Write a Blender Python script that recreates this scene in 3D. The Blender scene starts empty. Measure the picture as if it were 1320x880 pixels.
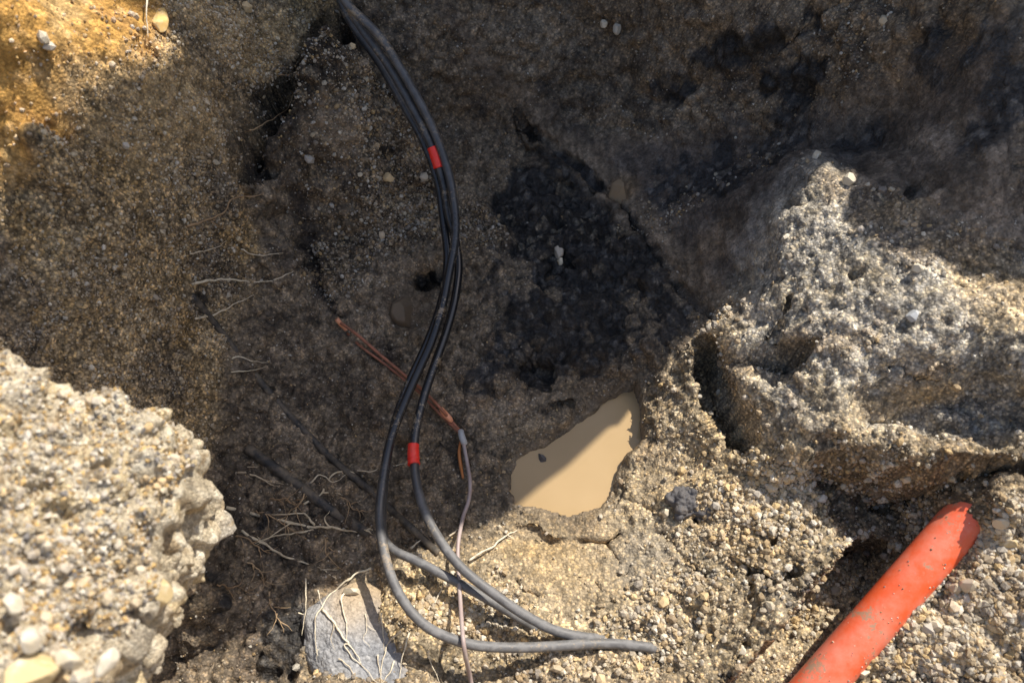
import bpy, bmesh, math, random
import numpy as np
from mathutils import Vector
from mathutils.bvhtree import BVHTree
from mathutils.geometry import delaunay_2d_cdt

random.seed(7)
RNG = np.random.default_rng(7)
scene = bpy.context.scene
COL = scene.collection
R = math.radians

# ------------------------------------------------------------------ camera
FPX = 1026.7                       # focal length in photo pixels (28 mm lens)
TILT = R(30.0)                     # away from straight down
CAM = np.array([0.0, -0.9, 1.5588])
FWD = np.array([0.0, math.sin(TILT), -math.cos(TILT)])
UPV = np.array([0.0, math.cos(TILT), math.sin(TILT)])
cd = bpy.data.cameras.new('camera')
cd.lens = 28.0
cd.sensor_width = 36.0
cd.clip_start = 0.02
cd.clip_end = 500.0
cd.dof.use_dof = True
cd.dof.focus_distance = 1.62
cd.dof.aperture_fstop = 2.8
cam = bpy.data.objects.new('camera', cd)
cam.location = CAM
cam.rotation_euler = (TILT, 0, 0)
COL.objects.link(cam)
scene.camera = cam

# ------------------------------------------------------------------ light
SUN_AZ, SUN_EL = R(44.5), R(52.0)  # azimuth from +x, counter-clockwise
SX, SY = math.cos(SUN_AZ), math.sin(SUN_AZ)
world = bpy.data.worlds.new('World')
scene.world = world
world.use_nodes = True
wn = world.node_tree
bg = wn.nodes['Background']
sky = wn.nodes.new('ShaderNodeTexSky')
sky.sky_type = 'NISHITA'
sky.sun_disc = False
sky.sun_elevation = SUN_EL
sky.sun_rotation = math.pi / 2 - SUN_AZ
wn.links.new(sky.outputs[0], bg.inputs[0])
sky.dust_density = 1.6
sky.ozone_density = 0.8
bg.inputs[1].default_value = 0.145
sl = bpy.data.lights.new('sun', 'SUN')
sl.energy = 4.4
sl.angle = R(0.4)
sl.color = (1.0, 0.96, 0.90)
sun = bpy.data.objects.new('sun', sl)
sdir = Vector((SX * math.cos(SUN_EL), SY * math.cos(SUN_EL), math.sin(SUN_EL)))
sun.rotation_euler = sdir.to_track_quat('Z', 'Y').to_euler()
sun.location = (3, 4, 6)
COL.objects.link(sun)
scene.view_settings.view_transform = 'Standard'
scene.view_settings.look = 'None'
scene.view_settings.exposure = 0.62
scene.view_settings.use_white_balance = True
scene.view_settings.white_balance_temperature = 6750
scene.view_settings.gamma = 1.0

# ------------------------------------------------------------------ noise
_T = np.random.default_rng(3).random((64, 64, 64)).astype(np.float32)
_F = np.random.default_rng(4).random((32, 32, 32, 4)).astype(np.float32)


def vnoise(P, size, seed=0):
    """Smooth value noise in [-1, 1]; SIZE is the cell in metres."""
    Q = P / size + seed * 7.31 + 1000.0
    I = np.floor(Q).astype(np.int32)
    f = (Q - I).astype(np.float32)
    f = f * f * f * (f * (f * 6 - 15) + 10)
    a, b = I & 63, (I + 1) & 63
    x, y, z = f[:, 0], f[:, 1], f[:, 2]
    T = _T
    c00 = T[a[:, 0], a[:, 1], a[:, 2]] * (1 - x) + T[b[:, 0], a[:, 1], a[:, 2]] * x
    c10 = T[a[:, 0], b[:, 1], a[:, 2]] * (1 - x) + T[b[:, 0], b[:, 1], a[:, 2]] * x
    c01 = T[a[:, 0], a[:, 1], b[:, 2]] * (1 - x) + T[b[:, 0], a[:, 1], b[:, 2]] * x
    c11 = T[a[:, 0], b[:, 1], b[:, 2]] * (1 - x) + T[b[:, 0], b[:, 1], b[:, 2]] * x
    return ((c00 * (1 - y) + c10 * y) * (1 - z) + (c01 * (1 - y) + c11 * y) * z) * 2 - 1


def fbm(P, size, oct=4, seed=0, gain=0.5):
    s, a, t = 0, 1.0, 0
    for k in range(oct):
        s = s + a * vnoise(P, size / 2.03 ** k, seed + k * 3)
        t += a
        a *= gain
    return s / t


def worley(P, size, seed=0):
    """F1 distance (in cells) and a random value per cell."""
    Q = (P / size + seed * 5.17 + 1000.0).astype(np.float32)
    I = np.floor(Q).astype(np.int32)
    best = np.full(len(P), 9.0, np.float32)
    sec = np.full(len(P), 9.0, np.float32)
    val = np.zeros(len(P), np.float32)
    for dx in (-1, 0, 1):
        for dy in (-1, 0, 1):
            for dz in (-1, 0, 1):
                J = I + np.array([dx, dy, dz], np.int32)
                F = _F[J[:, 0] & 31, J[:, 1] & 31, J[:, 2] & 31]
                d = ((J + F[:, :3] - Q) ** 2).sum(1)
                m = d < best
                sec = np.where(m, best, np.minimum(sec, d))
                best = np.where(m, d, best)
                val = np.where(m, F[:, 3], val)
    return np.sqrt(best), np.sqrt(sec), val


def sstep(e0, e1, x):
    t = np.clip((x - e0) / (e1 - e0), 0, 1)
    return t * t * (3 - 2 * t)


# ------------------------------------------------------------------ sight lines
def ray(px, py):
    u, v = (px - 660.0) / FPX, (440.0 - py) / FPX
    return FWD + u * np.array([1.0, 0, 0]) + v * UPV


def on_level(px, py, z):
    d = ray(px, py)
    return CAM + d * ((z - CAM[2]) / d[2])


# ------------------------------------------------------------------ ground form
# measured spots of the pit: (sight line x, y, height in metres above the water)
SPOTS = [
 (760,590,-.02),(700,600,-.02),(800,540,-.01),(640,640,.015),(620,560,.02),(700,680,.025),(800,680,.03),(850,560,.05),
 (700,760,.035),(600,780,.03),(520,760,.045),(505,790,.045),(540,820,.06),(565,880,.06),(500,735,.02),(760,830,.04),(850,760,.06),(850,840,.05),(900,840,.08),(700,870,.04),(600,870,.03),(450,840,-.03),
 (480,680,-.02),(880,600,.08),(940,640,.11),(1000,700,.15),(950,780,.12),(990,630,.15),(1060,720,.17),(980,870,.09),(1040,780,.14),
 (870,480,.10),(900,520,.13),(898,450,.16),(925,560,.145),
 (1230,800,.175),(1290,850,.18),(1300,700,.235),(1255,740,.215),(1140,880,.10),(1180,860,.125),(1310,790,.22),(1310,880,.17),
 (1040,565,.27),(1100,560,.32),(1180,566,.355),(1260,572,.385),(1318,580,.39),(1312,640,.25),(1285,640,.20),(1290,670,.22),(1252,688,.235),
 (1050,612,.155),(1110,622,.12),(1180,632,.115),(1160,690,.11),(1100,690,.145),(1215,650,.12),
 (1300,460,.40),(1200,450,.375),(1100,480,.33),(1000,490,.265),(1000,520,.245),(970,560,.18),(975,450,.245),(970,400,.255),
 (1020,400,.31),(1100,400,.37),(1200,385,.42),(1300,375,.455),(960,370,.2),
 (1055,208,.40),(1000,285,.335),(1030,250,.375),(1100,320,.40),(1080,235,.40),(1150,280,.425),(1200,310,.43),(1250,300,.45),(1310,260,.49),(1150,342,.41),(1240,357,.42),(1318,338,.445),
 (1000,350,.305),(950,300,.23),(980,240,.275),
 (900,330,.14),(900,400,.11),(940,400,.18),(850,270,.10),(850,200,.12),(850,160,.14),(850,100,.20),(850,50,.27),(850,0,.34),
 (1000,190,.24),(1000,100,.35),(1000,20,.43),(1100,190,.34),(1100,100,.44),(1100,20,.52),(1200,190,.46),(1200,100,.51),(1200,20,.59),(1310,180,.57),(1310,100,.60),(1310,20,.68),
 (740,160,.08),(720,100,.17),(720,50,.24),(720,0,.32),(800,260,.07),
 (700,520,.03),(620,460,.05),(800,430,.06),(700,400,.05),(700,300,.05),(700,220,.06),(620,300,.06),(620,380,.06),(780,350,.05),(860,400,.07),
 (600,230,.08),(500,300,.10),(620,150,.11),(620,80,.21),(620,0,.32),(500,150,.19),(500,60,.29),(470,0,.36),(540,390,.06),
 (400,300,.10),(400,200,.19),(420,120,.28),(440,40,.36),(370,170,.27),(380,110,.34),(340,220,.24),
 (330,120,.46),(380,60,.50),(420,10,.53),(295,190,.38),(300,100,.50),(200,100,.58),(100,60,.70),(200,40,.62),(0,0,.82),(0,100,.76),(0,200,.62),(100,140,.62),(100,200,.55),(200,200,.47),(280,250,.32),
 (300,300,.24),(200,300,.37),(100,300,.46),(0,300,.53),(0,400,.46),(100,400,.39),(200,400,.28),(300,400,.11),(250,450,.17),(150,470,.28),(350,500,.02),(400,400,.05),(330,370,.11),
 (300,600,.0),(250,560,.10),(300,700,-.05),(330,860,-.09),(240,860,-.04),(250,720,.03),(400,600,-.01),(400,700,-.05),(380,800,-.09),(480,560,.015),(540,480,.03),(440,480,.02),
]
FAR = [(-.62,-.55,.33),(-.75,-.4,.42),(-.75,-.75,.36),(-.55,-.9,.25),(-.9,-.6,.5),(-1.1,.45,1.1),(-1.1,.05,.95),(-1.1,-.3,.8),(-1.5,0,1.3),(-1.5,.8,1.5),(-1.2,-.8,.65),(-1.6,-.8,1.2),(-.8,-1.15,.45),(-.4,-1.15,.2),
       (0,-1.1,.10),(.5,-1.15,.2),(1,-1.1,.38),(1.3,-.6,.55),(1.4,0,.75),(1.3,.4,.95),(.95,.6,.78),(.5,.8,.55),(.1,.95,.5),(-.4,.85,.6),(-.8,.8,.95),
       (0,-1.8,.8),(1,-1.8,.9),(-1,-1.8,1.0),(2,-.5,1.2),(2,.6,1.35),(3,3,1.4),(-3,3,1.4),(3,-3,1.3),(-3,-3,1.3),(3,0,1.35),(-3,0,1.4),(0,3,1.4),(0,-3,1.3)]
pts = np.array([on_level(*s) for s in SPOTS] + [np.array(f, float) for f in FAR])
NC, LO, HI = 601, -3.0, 3.0
cs = np.linspace(LO, HI, NC)
Z0 = np.full((NC, NC), 1.35)       # [iy, ix]
vv, ee, ff, oid, _, _ = delaunay_2d_cdt([Vector(p[:2]) for p in pts], [], [], 0, 1e-5)
zs = [pts[o[0]][2] if o else 1.35 for o in oid]
for tri in ff:
    A = np.array([[vv[i][0], vv[i][1], zs[i]] for i in tri])
    i0 = max(0, int(np.floor((A[:, 0].min() - LO) / .01))); i1 = min(NC - 1, int(np.ceil((A[:, 0].max() - LO) / .01)))
    j0 = max(0, int(np.floor((A[:, 1].min() - LO) / .01))); j1 = min(NC - 1, int(np.ceil((A[:, 1].max() - LO) / .01)))
    gx, gy = np.meshgrid(cs[i0:i1 + 1], cs[j0:j1 + 1])
    d = (A[1, 1] - A[2, 1]) * (A[0, 0] - A[2, 0]) + (A[2, 0] - A[1, 0]) * (A[0, 1] - A[2, 1])
    if abs(d) < 1e-12:
        continue
    l0 = ((A[1, 1] - A[2, 1]) * (gx - A[2, 0]) + (A[2, 0] - A[1, 0]) * (gy - A[2, 1])) / d
    l1 = ((A[2, 1] - A[0, 1]) * (gx - A[2, 0]) + (A[0, 0] - A[2, 0]) * (gy - A[2, 1])) / d
    l2 = 1 - l0 - l1
    m = (l0 >= -1e-6) & (l1 >= -1e-6) & (l2 >= -1e-6)
    blk = Z0[j0:j1 + 1, i0:i1 + 1]
    blk[m] = (l0 * A[0, 2] + l1 * A[1, 2] + l2 * A[2, 2])[m]


def blur(Z, s):
    k = np.exp(-0.5 * (np.arange(-12, 13) / s) ** 2); k /= k.sum()
    for ax in (0, 1):
        Zp = np.pad(Z, [(12, 12) if a == ax else (0, 0) for a in (0, 1)], mode='edge')
        Z = sum(k[i] * (Zp[i:i + Z.shape[0], :] if ax == 0 else Zp[:, i:i + Z.shape[1]]) for i in range(25))
    return Z


Z0 = blur(Z0, 1.4)


def sample(Z, xs, ys, x, y):
    fx = np.clip(np.interp(x, xs, np.arange(len(xs))), 0, len(xs) - 1.001)
    fy = np.clip(np.interp(y, ys, np.arange(len(ys))), 0, len(ys) - 1.001)
    ix, iy = fx.astype(int), fy.astype(int)
    tx, ty = fx - ix, fy - iy
    return (Z[iy, ix] * (1 - tx) + Z[iy, ix + 1] * tx) * (1 - ty) + (Z[iy + 1, ix] * (1 - tx) + Z[iy + 1, ix + 1] * tx) * ty


FIELD = [Z0, cs, cs]               # the height field that at() looks up


def at(px, py, lift=0.0):
    """The ground point on a sight line, LIFT metres short of it along the line."""
    d = ray(px, py)
    t = np.arange(0.35, 4.0, 0.003)
    P = CAM[None] + d[None] * t[:, None]
    below = P[:, 2] < sample(FIELD[0], FIELD[1], FIELD[2], P[:, 0], P[:, 1])
    k = int(np.argmax(below)) if below.any() else len(t) - 1
    return CAM + d * (t[k] - lift)


def world_line(pl):
    return np.array([at(*p) for p in pl])


def seg_dist(X, Y, W):
    """Distance in plan to a polyline and the parameter (0..1) along it."""
    best = np.full(X.shape, 1e9); par = np.zeros(X.shape)
    n = len(W) - 1
    for i in range(n):
        a, b = W[i, :2], W[i + 1, :2]
        ab = b - a
        t = np.clip(((X - a[0]) * ab[0] + (Y - a[1]) * ab[1]) / max(ab @ ab, 1e-12), 0, 1)
        d = np.hypot(X - a[0] - t * ab[0], Y - a[1] - t * ab[1])
        m = d < best
        best = np.where(m, d, best); par = np.where(m, (i + t) / n, par)
    return best, par


def inside(X, Y, W):
    r = np.zeros(X.shape, bool)
    n = len(W)
    for i in range(n):
        x0, y0 = W[i, :2]; x1, y1 = W[(i + 1) % n, :2]
        if y0 == y1:
            continue
        r ^= ((Y < y0) != (Y < y1)) & (X < (x1 - x0) * (Y - y0) / (y1 - y0) + x0)
    return r


def poly_sd(X, Y, W):
    d, _ = seg_dist(X, Y, np.vstack([W, W[:1]]))
    return np.where(inside(X, Y, W), d, -d)      # positive inside


# fine grid that widens outward to the horizon
def axis(lo, hi, step):
    a = np.arange(lo, hi, step)
    g = [0.0]; s = step
    while g[-1] < 90:
        s = min(s * 1.16, .019) if g[-1] < 1.5 else s * 1.3
        g.append(g[-1] + s)
    g = np.array(g[1:])
    return np.concatenate([(lo - g)[::-1], a, a[-1] + g])


xs = axis(-1.12, 1.15, 0.003)
ys = axis(-0.86, 0.86, 0.003)
X, Y = np.meshgrid(xs, ys)
NY, NX = X.shape
Zg = sample(Z0, cs, cs, X, Y)
flat3 = np.stack([X.ravel(), Y.ravel(), Zg.ravel()], 1)
near = ((np.abs(X) < 3) & (np.abs(Y) < 3))

# wavering offsets so that drawn edges run unevenly
wx = (fbm(flat3, .09, 3, 11) * .014 + fbm(flat3, .022, 2, 12) * .004).reshape(X.shape)
wy = (fbm(flat3, .09, 3, 15) * .014 + fbm(flat3, .022, 2, 16) * .004).reshape(X.shape)
XW, YW = X + wx, Y + wy

# lines and outlines in the ground, found on the smooth form
slot_line = world_line([(912, 428), (922, 470), (938, 520), (958, 570)])
lip_hollow = world_line([(965, 452), (1000, 462), (1045, 470)])
trench_line = world_line([(1150, 727), (1090, 797), (1017, 880), (960, 945)])
crease_line = world_line([(676, 160), (740, 205), (800, 262), (860, 345), (905, 398), (955, 425)])
puddle = world_line([(662, 652), (700, 656), (738, 664), (775, 657), (790, 632), (800, 592), (826, 562), (826, 520), (816, 492),
                     (800, 500), (776, 518), (750, 540), (728, 562), (706, 576), (686, 580), (668, 592), (658, 622)])
cracks = [world_line(p) for p in (
    [(665, 680), (690, 685), (715, 700), (750, 697), (785, 696), (800, 690)], [(785, 696), (792, 712), (802, 722)],
    [(790, 636), (812, 650), (838, 662)], [(770, 752), (782, 766), (785, 774)], [(795, 739), (808, 739)],
    [(668, 748), (680, 764), (698, 772)], [(850, 690), (880, 720), (905, 740)], [(962, 728), (975, 790), (955, 850)],
    [(1020, 600), (1010, 660), (1005, 700)], [(1150, 470), (1200, 490), (1230, 482)], [(1000, 440), (1020, 380)],
    [(690, 175), (668, 150)], [(640, 560), (690, 535), (735, 525)], [(940, 720), (1010, 760), (1030, 740)])]
groove_line = world_line([(392, 275), (398, 325), (415, 370), (434, 408)])
lip_line = world_line([(428, 12), (388, 62), (345, 128), (312, 172), (300, 230)])

H = Zg.copy()
d, p = seg_dist(X * .6 + XW * .4, Y * .6 + YW * .4, slot_line)
wd = .016 + .015 * np.sin(np.pi * np.clip(p, .05, 1))
H -= .17 * sstep(wd + .009, wd - .007, d) * sstep(0, .12, p)
XV, YV = X + wx * .6, Y + wy * .6
def carve(outline, level, soft=.006):
    """Dig out a hollow down to LEVEL within an outline given as (sight line x, y, height of its rim)."""
    global H
    sd_ = poly_sd(XV, YV, np.array([on_level(*o) for o in outline]))
    H = np.where(sd_ > -soft, np.minimum(H, H + (level - H) * sstep(-soft, soft, sd_)), H)
lip_x = np.array([.47, .53, .573, .626, .678, .743, .83, .95, 1.1])
fy = np.interp(XV, lip_x, [-.345, -.365, -.373, -.388, -.399, -.408, -.412, -.41, -.40])
fz = np.interp(XV, lip_x, [.25, .295, .32, .342, .36, .378, .392, .40, .41])
jag = fbm(flat3, .13, 3, 91).reshape(X.shape)
dy = YV - fy + .035 * jag
fz = fz - .040 + .03 * fbm(flat3, .10, 2, 92).reshape(X.shape)
onlip = sstep(.46, .53, XV) * (1 - sstep(.98, 1.1, XV))
H = np.where((dy > 0) & (dy < .2), np.maximum(H, H + (fz - .1 * dy - H) * onlip * (1 - sstep(.01, .13, dy))), H)
hol = np.array([(.535, -.33), (.548, -.372), (.578, -.431), (.604, -.482), (.66, -.505), (.72, -.512), (.80, -.47), (.86, -.43), (.90, -.33)])
sd_ = np.minimum(poly_sd(XV, YV, hol), -dy)
hollow_shade = sstep(-.03, .02, np.minimum(poly_sd(XV, YV, hol), -dy + .01)).ravel()
H = np.where(sd_ > -.022, np.minimum(H, H + (.112 + .25 * np.maximum(.66 - XV, 0) - H) * sstep(-.022, .016, sd_)), H)
fy2 = np.interp(XV, [.36, .41, .47, .53], [-.118, -.135, -.154, -.176])
dy2 = fy2 - YV
hol2 = np.minimum(np.minimum(XV - .385, (.550 - XV - .9 * dy2 + .03 * jag) * .7), dy2)
H = np.where((hol2 > -.008) & (dy2 < .14), np.minimum(H, H + (.158 + .95 * np.maximum(dy2, 0) - H) * sstep(-.007, .008, hol2)), H)
d, p = seg_dist(XW * .6 + X * .4, YW * .6 + Y * .4, trench_line)
H -= .25 * sstep(.066, .056, d)
d, p = seg_dist(XW, YW, crease_line)
H -= .022 * sstep(.016, .003, d) * sstep(0, .1, p) * sstep(1, .85, p)
d, p = seg_dist(XW, YW, groove_line)
H -= .018 * sstep(.022, .008, d)
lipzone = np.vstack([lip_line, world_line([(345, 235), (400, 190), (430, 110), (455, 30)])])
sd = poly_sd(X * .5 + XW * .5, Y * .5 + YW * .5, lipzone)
d, p = seg_dist(X, Y, lip_line)
H -= .12 * sstep(-.004, .010, sd) * (1 - sstep(.02, .10, d))
for c in cracks:
    d, p = seg_dist(XW, YW, c)
    H -= (.022 + .012 * np.sin(p * 9)) * sstep(.0075, .001, d)
for (px, py, r, dep) in ((556, 362, .045, .07), (690, 478, .045, .035), (1190, 240, .03, .04), (1020, 262, .02, .03), (1108, 352, .018, .03), (720, 340, .05, .03),
                         (1188, 600, .03, .03), (900, 668, .02, .03), (270, 475, .03, .02), (190, 60, .02, .03), (500, 195, .03, .03), (740, 250, .07, .03)):
    c = at(px, py)
    H -= dep * sstep(r, r * .45, np.hypot(XW - c[0], YW - c[1]))
pipe_a, pipe_b = on_level(1040, 900, .065), on_level(1241, 671, .215)
c = pipe_b + (pipe_b - pipe_a) / np.linalg.norm(pipe_b - pipe_a) * .050 + np.array([.010, -.012, 0])
rr_ = np.hypot(XW * .5 + X * .5 - c[0], YW * .5 + Y * .5 - c[1])
H = np.maximum(H, .300 - 2.2 * np.maximum(rr_ - .028, 0) - 9 * (rr_ > .16))
sd = poly_sd(XW, YW, puddle)
H = np.where(sd > 0, np.minimum(H, -.004 - .6 * np.clip(sd, 0, .04)), H)
shore = np.clip(-sd, 0, 1)
H = np.where(sd <= 0, np.maximum(H, .0015 + .12 * np.minimum(shore, .05)), H)

# unseen heap added beyond the pit, its crest shaped to throw the big shade
EDGE = [(390, 800), (480, 748), (560, 708), (640, 672), (700, 622)]
L = 1.5
TE = math.tan(SUN_EL)
prof = []
for e in EDGE:
    P = at(*e)
    prof.append((-SY * P[0] + SX * P[1], P[2] + (L - SX * P[0] - SY * P[1]) * TE + (.04 if e[0] > 1100 else 0)))
print('crest', [(round(a, 3), round(b, 3)) for a, b in prof])
prof.sort()
wA = prof[-1][0]
wk = [-3.0, -1.8, -1.0, -.685, -.625, -.528, -.46, -.392, -.35, -.315, -.293] + [a for a, b in prof] + [wA + .012, wA + .08, .0, .2, .46, .50, .545, .58, .615, .64, .68, .80, .95, 1.6, 3.0]
hk = [1.3, 1.35, 1.5, 1.69, 1.727, 1.79, 1.77, 1.70, 1.60, 1.58, 1.60] + [b for a, b in prof] + [2.97, 3.08, 3.12, 3.2, 3.45, 3.36, 3.16, 2.95, 2.78, 2.80, 2.95, 3.0, 2.9, 1.9, 1.4]
o_ = np.argsort(wk, kind='stable'); wk, hk = np.array(wk)[o_], np.array(hk)[o_]
Q, W = SX * X + SY * Y, -SY * X + SX * Y
HC = np.interp(W, wk, hk)
f3 = np.stack([X.ravel(), Y.ravel(), 0 * X.ravel()], 1)
wall = HC - (L - Q) * 3.6
back = np.maximum(HC - np.maximum(Q - L - .05, 0) * .75, 1.35)
heap = np.where(Q < L, wall, back)
H = np.maximum(H, np.where((Q > .2), heap, -9))
H += np.where(near, 0, (fbm(f3, 2.5, 3, 5).reshape(X.shape) * .12))

# ------------------------------------------------------------------ ground relief
FIELD[:] = [H, xs, ys]
P = np.stack([X.ravel(), Y.ravel(), H.ravel()], 1)


def grid_normals(P):
    G = P.reshape(NY, NX, 3)
    n = np.cross(np.gradient(G, axis=1), np.gradient(G, axis=0)).reshape(-1, 3)
    return n / np.maximum(np.linalg.norm(n, axis=1, keepdims=True), 1e-12)


N0 = grid_normals(P)
warp = np.stack([fbm(P, .05, 2, 21), fbm(P, .05, 2, 22), fbm(P, .05, 2, 23)], 1)


def blob(px, py, rx, ry, soft=.5, wob=.35):
    """A soft patch on the ground round one spot."""
    c = at(px, py)
    a, b = at(px + rx, py) - c, at(px, py - ry) - c
    a[2] *= .5; b[2] *= .5
    la, lb = max(np.linalg.norm(a), .01), max(np.linalg.norm(b), .01)
    la, lb = min(la, rx * 2.6e-3), min(lb, ry * 5e-3)
    a, b = a / np.linalg.norm(a), b / np.linalg.norm(b)
    D = P - c + warp * wob * min(la, lb)
    r = np.sqrt(((D @ a) / la) ** 2 + ((D @ b) / lb) ** 2 + (D @ np.cross(a, b)) ** 2 / (la + lb) ** 2)
    return sstep(1 + soft, 1 - soft, r)


def region(pl, soft=.03):
    Wd = world_line(pl)
    sdist = poly_sd(P[:, 0] + warp[:, 0] * soft * .9, P[:, 1] + warp[:, 1] * soft * .9, Wd)
    return sstep(-soft, soft, sdist)


def union(*m):
    r = m[0]
    for k in m[1:]:
        r = np.maximum(r, k)
    return r


# kinds of soil, as patches that lie where they lie
M_sandy = region([(390, 800), (480, 745), (560, 712), (640, 672), (700, 640), (790, 600), (826, 520), (890, 448), (960, 350), (1000, 270), (1052, 200),
                  (1110, 240), (1200, 300), (1318, 330), (1318, 878), (392, 878)], .035)
M_mound = region([(950, 400), (1000, 280), (1052, 200), (1110, 240), (1200, 300), (1318, 300), (1318, 560), (1180, 562), (1040, 560), (985, 560), (940, 450)], .03)
M_left = region([(-90, -90), (440, -60), (432, 8), (390, 62), (345, 128), (312, 172), (300, 230), (335, 320), (300, 420), (290, 560), (240, 600), (-90, 600)], .022)
M_ochre = region([(-60, -40), (212, -20), (216, 45), (155, 80), (118, 95), (75, 130), (40, 180), (-60, 235)], .014)
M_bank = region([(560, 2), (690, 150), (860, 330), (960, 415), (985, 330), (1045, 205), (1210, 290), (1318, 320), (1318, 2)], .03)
M_coal = region([(672, 185), (708, 180), (745, 203), (800, 262), (848, 335), (872, 392), (835, 384), (770, 392), (700, 372), (660, 330), (640, 262)], .024)
M_coal = union(M_coal, region([(650, 385), (760, 385), (862, 400), (872, 440), (800, 455), (740, 490), (690, 500), (640, 465)], .03) * .72)
M_black = union(M_coal * 1.15, blob(700, 450, 60, 45) * .9, blob(640, 360, 40, 30) * .6, blob(850, 420, 40, 30) * .7, blob(620, 480, 30, 30) * .5, blob(1230, 60, 50, 60) * .5, blob(860, 120, 30, 40) * .6, blob(1100, 190, 60, 25) * .6, blob(640, 400, 30, 30) * .6, blob(560, 362, 26, 24),
                blob(960, 60, 70, 35), blob(1020, 110, 35, 55), blob(1290, 130, 40, 80), blob(930, 220, 90, 45) * .7, blob(500, 190, 26, 10),
                blob(90, 215, 70, 20) * .55, blob(1030, 30, 30, 30), blob(270, 740, 40, 60) * .5, blob(370, 830, 30, 50) * .8, blob(330, 690, 50, 30) * .3,
                blob(1310, 40, 40, 30) * .5, blob(265, 392, 16, 14) * .8)
M_silt = union(blob(1290, 470, 60, 60) * .8, blob(1270, 540, 90, 30) * .8, blob(1060, 340, 80, 40) * .25, blob(1000, 760, 40, 30) * .5, blob(830, 720, 40, 40) * .45, blob(1000, 255, 40, 50) * .5)
M_smear = blob(770, 508, 44, 20) + 0
M_mud = union(M_smear, blob(690, 560, 50, 18) * .6, blob(740, 720, 110, 60), blob(850, 620, 40, 40) * .6, blob(640, 700, 50, 25) * .7, blob(1120, 520, 120, 24) * .35)
M_ochre2 = union(blob(690, 710, 55, 14) * .5, blob(720, 735, 40, 20) * .3, blob(1290, 370, 50, 40) * .6, blob(1180, 510, 90, 20) * .5, blob(960, 690, 60, 40) * .35, blob(60, 310, 50, 30) * .4,
                 blob(930, 600, 50, 40) * .3, blob(560, 780, 60, 40) * .5, blob(870, 650, 30, 20) * .2)
M_brownbank = union(blob(1180, 80, 90, 80) * .6, blob(640, 130, 70, 45), blob(930, 310, 40, 25) * .8, blob(1230, 220, 70, 40) * .7, blob(760, 190, 70, 20) * .6, blob(600, 60, 60, 60) * .5)
M_specks = union(blob(500, 250, 40, 60), blob(435, 330, 40, 55) * .8, blob(455, 70, 28, 45) * .7, blob(500, 310, 40, 30) * .6, blob(395, 125, 22, 20) * .5)
M_smooth = union(blob(530, 400, 30, 30), M_mud * .5, blob(430, 170, 40, 50) * .7)
M_water = sstep(-.02, .004, sd.ravel())


def fade(c, col, m):
    return c * (1 - m[:, None]) + np.array(col, np.float32) * m[:, None]


n_big = fbm(P, .16, 4, 31)
n_mid = fbm(P, .04, 3, 32)
n_fin = fbm(P, .010, 2, 33)
w1, w1b, v1 = worley(P, .036, 1)
w2, w2b, v2 = worley(P + warp * .004, .0125, 2)
dome1 = np.clip(1 - w1 * 1.35, 0, 1)
dome2 = np.clip(1 - w2 * 1.25, 0, 1)
edge2 = np.clip((w2b - w2) * 2.2, 0, 1)

C = np.tile(np.array((.255, .202, .143), np.float32), (len(P), 1))       # damp dark soil of the pit floor
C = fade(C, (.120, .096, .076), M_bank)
C = fade(C, (.225, .160, .100), M_brownbank * (.8 + .4 * n_mid).clip(0, 1))
C = fade(C, (.530, .405, .240), M_left)
C = fade(C, (.150, .130, .110), M_left * sstep(.05, .5, vnoise(P, .13, 121) * .7 + n_mid * .5) * .75)
C = fade(C, (.520, .350, .150), M_left * sstep(.15, .6, vnoise(P, .10, 122) * .7 - n_mid * .4) * .5)
C = fade(C, (.320, .245, .150), M_left * sstep(.0, .5, n_big + .4 * n_mid))
M_warm = union(blob(320, 45, 90, 60), blob(240, 120, 110, 60), blob(160, 180, 80, 40) * .7) * M_left
C = fade(C, (.520, .370, .190), M_warm * .75)
C = fade(C, (.455, .370, .245), M_sandy)
C = fade(C, (.440, .405, .340), M_mound)
C = fade(C, (.270, .205, .135), M_sandy * sstep(.1, .55, vnoise(P, .10, 83) * .6 + n_mid * .6) * .65)
C = fade(C, (.520, .435, .300), M_sandy * sstep(.15, .6, vnoise(P, .075, 84) * .6 - n_mid * .5) * .6)
C = fade(C, (.205, .165, .125), region([(1088, 250), (1110, 300), (1150, 336), (1200, 342), (1240, 350), (1330, 330), (1330, 200), (1150, 180)], .02) * .85)  # darker soil, with some of the V-shaped shade painted into its colour
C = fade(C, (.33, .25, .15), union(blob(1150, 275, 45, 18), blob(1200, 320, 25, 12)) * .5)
C = fade(C, (.330, .255, .160), M_mud * .75)
C = fade(C, (.240, .235, .215), M_silt * .8)
C = fade(C, (.500, .335, .140), M_ochre2 * .7)
C = fade(C, (.520, .290, .080), M_ochre)
C = fade(C, (.400, .215, .070), M_ochre * sstep(.05, .5, n_mid) * .7)
C = fade(C, (.580, .390, .170), M_ochre * sstep(.15, .6, -n_big - n_mid * .5) * .8)
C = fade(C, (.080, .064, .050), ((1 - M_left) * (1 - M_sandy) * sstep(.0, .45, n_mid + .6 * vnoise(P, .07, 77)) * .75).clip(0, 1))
ragged = n_mid * .45 + vnoise(P, .07, 78) * .4 + n_fin * .3 + n_big * .3 + (v1 - .5) * .8
blk = sstep(.34, .74, M_black * .92 + ragged * .95) * sstep(.02, .25, M_black) * .94
C = fade(C, (.026, .0250, .0245), blk)
C = fade(C, (.075, .072, .070), blk * sstep(.74, .9, v2) * .7)
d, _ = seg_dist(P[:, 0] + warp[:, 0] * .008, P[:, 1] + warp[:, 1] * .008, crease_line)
C = fade(C, (.030, .026, .023), sstep(.010, .003, d) * .85)
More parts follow.
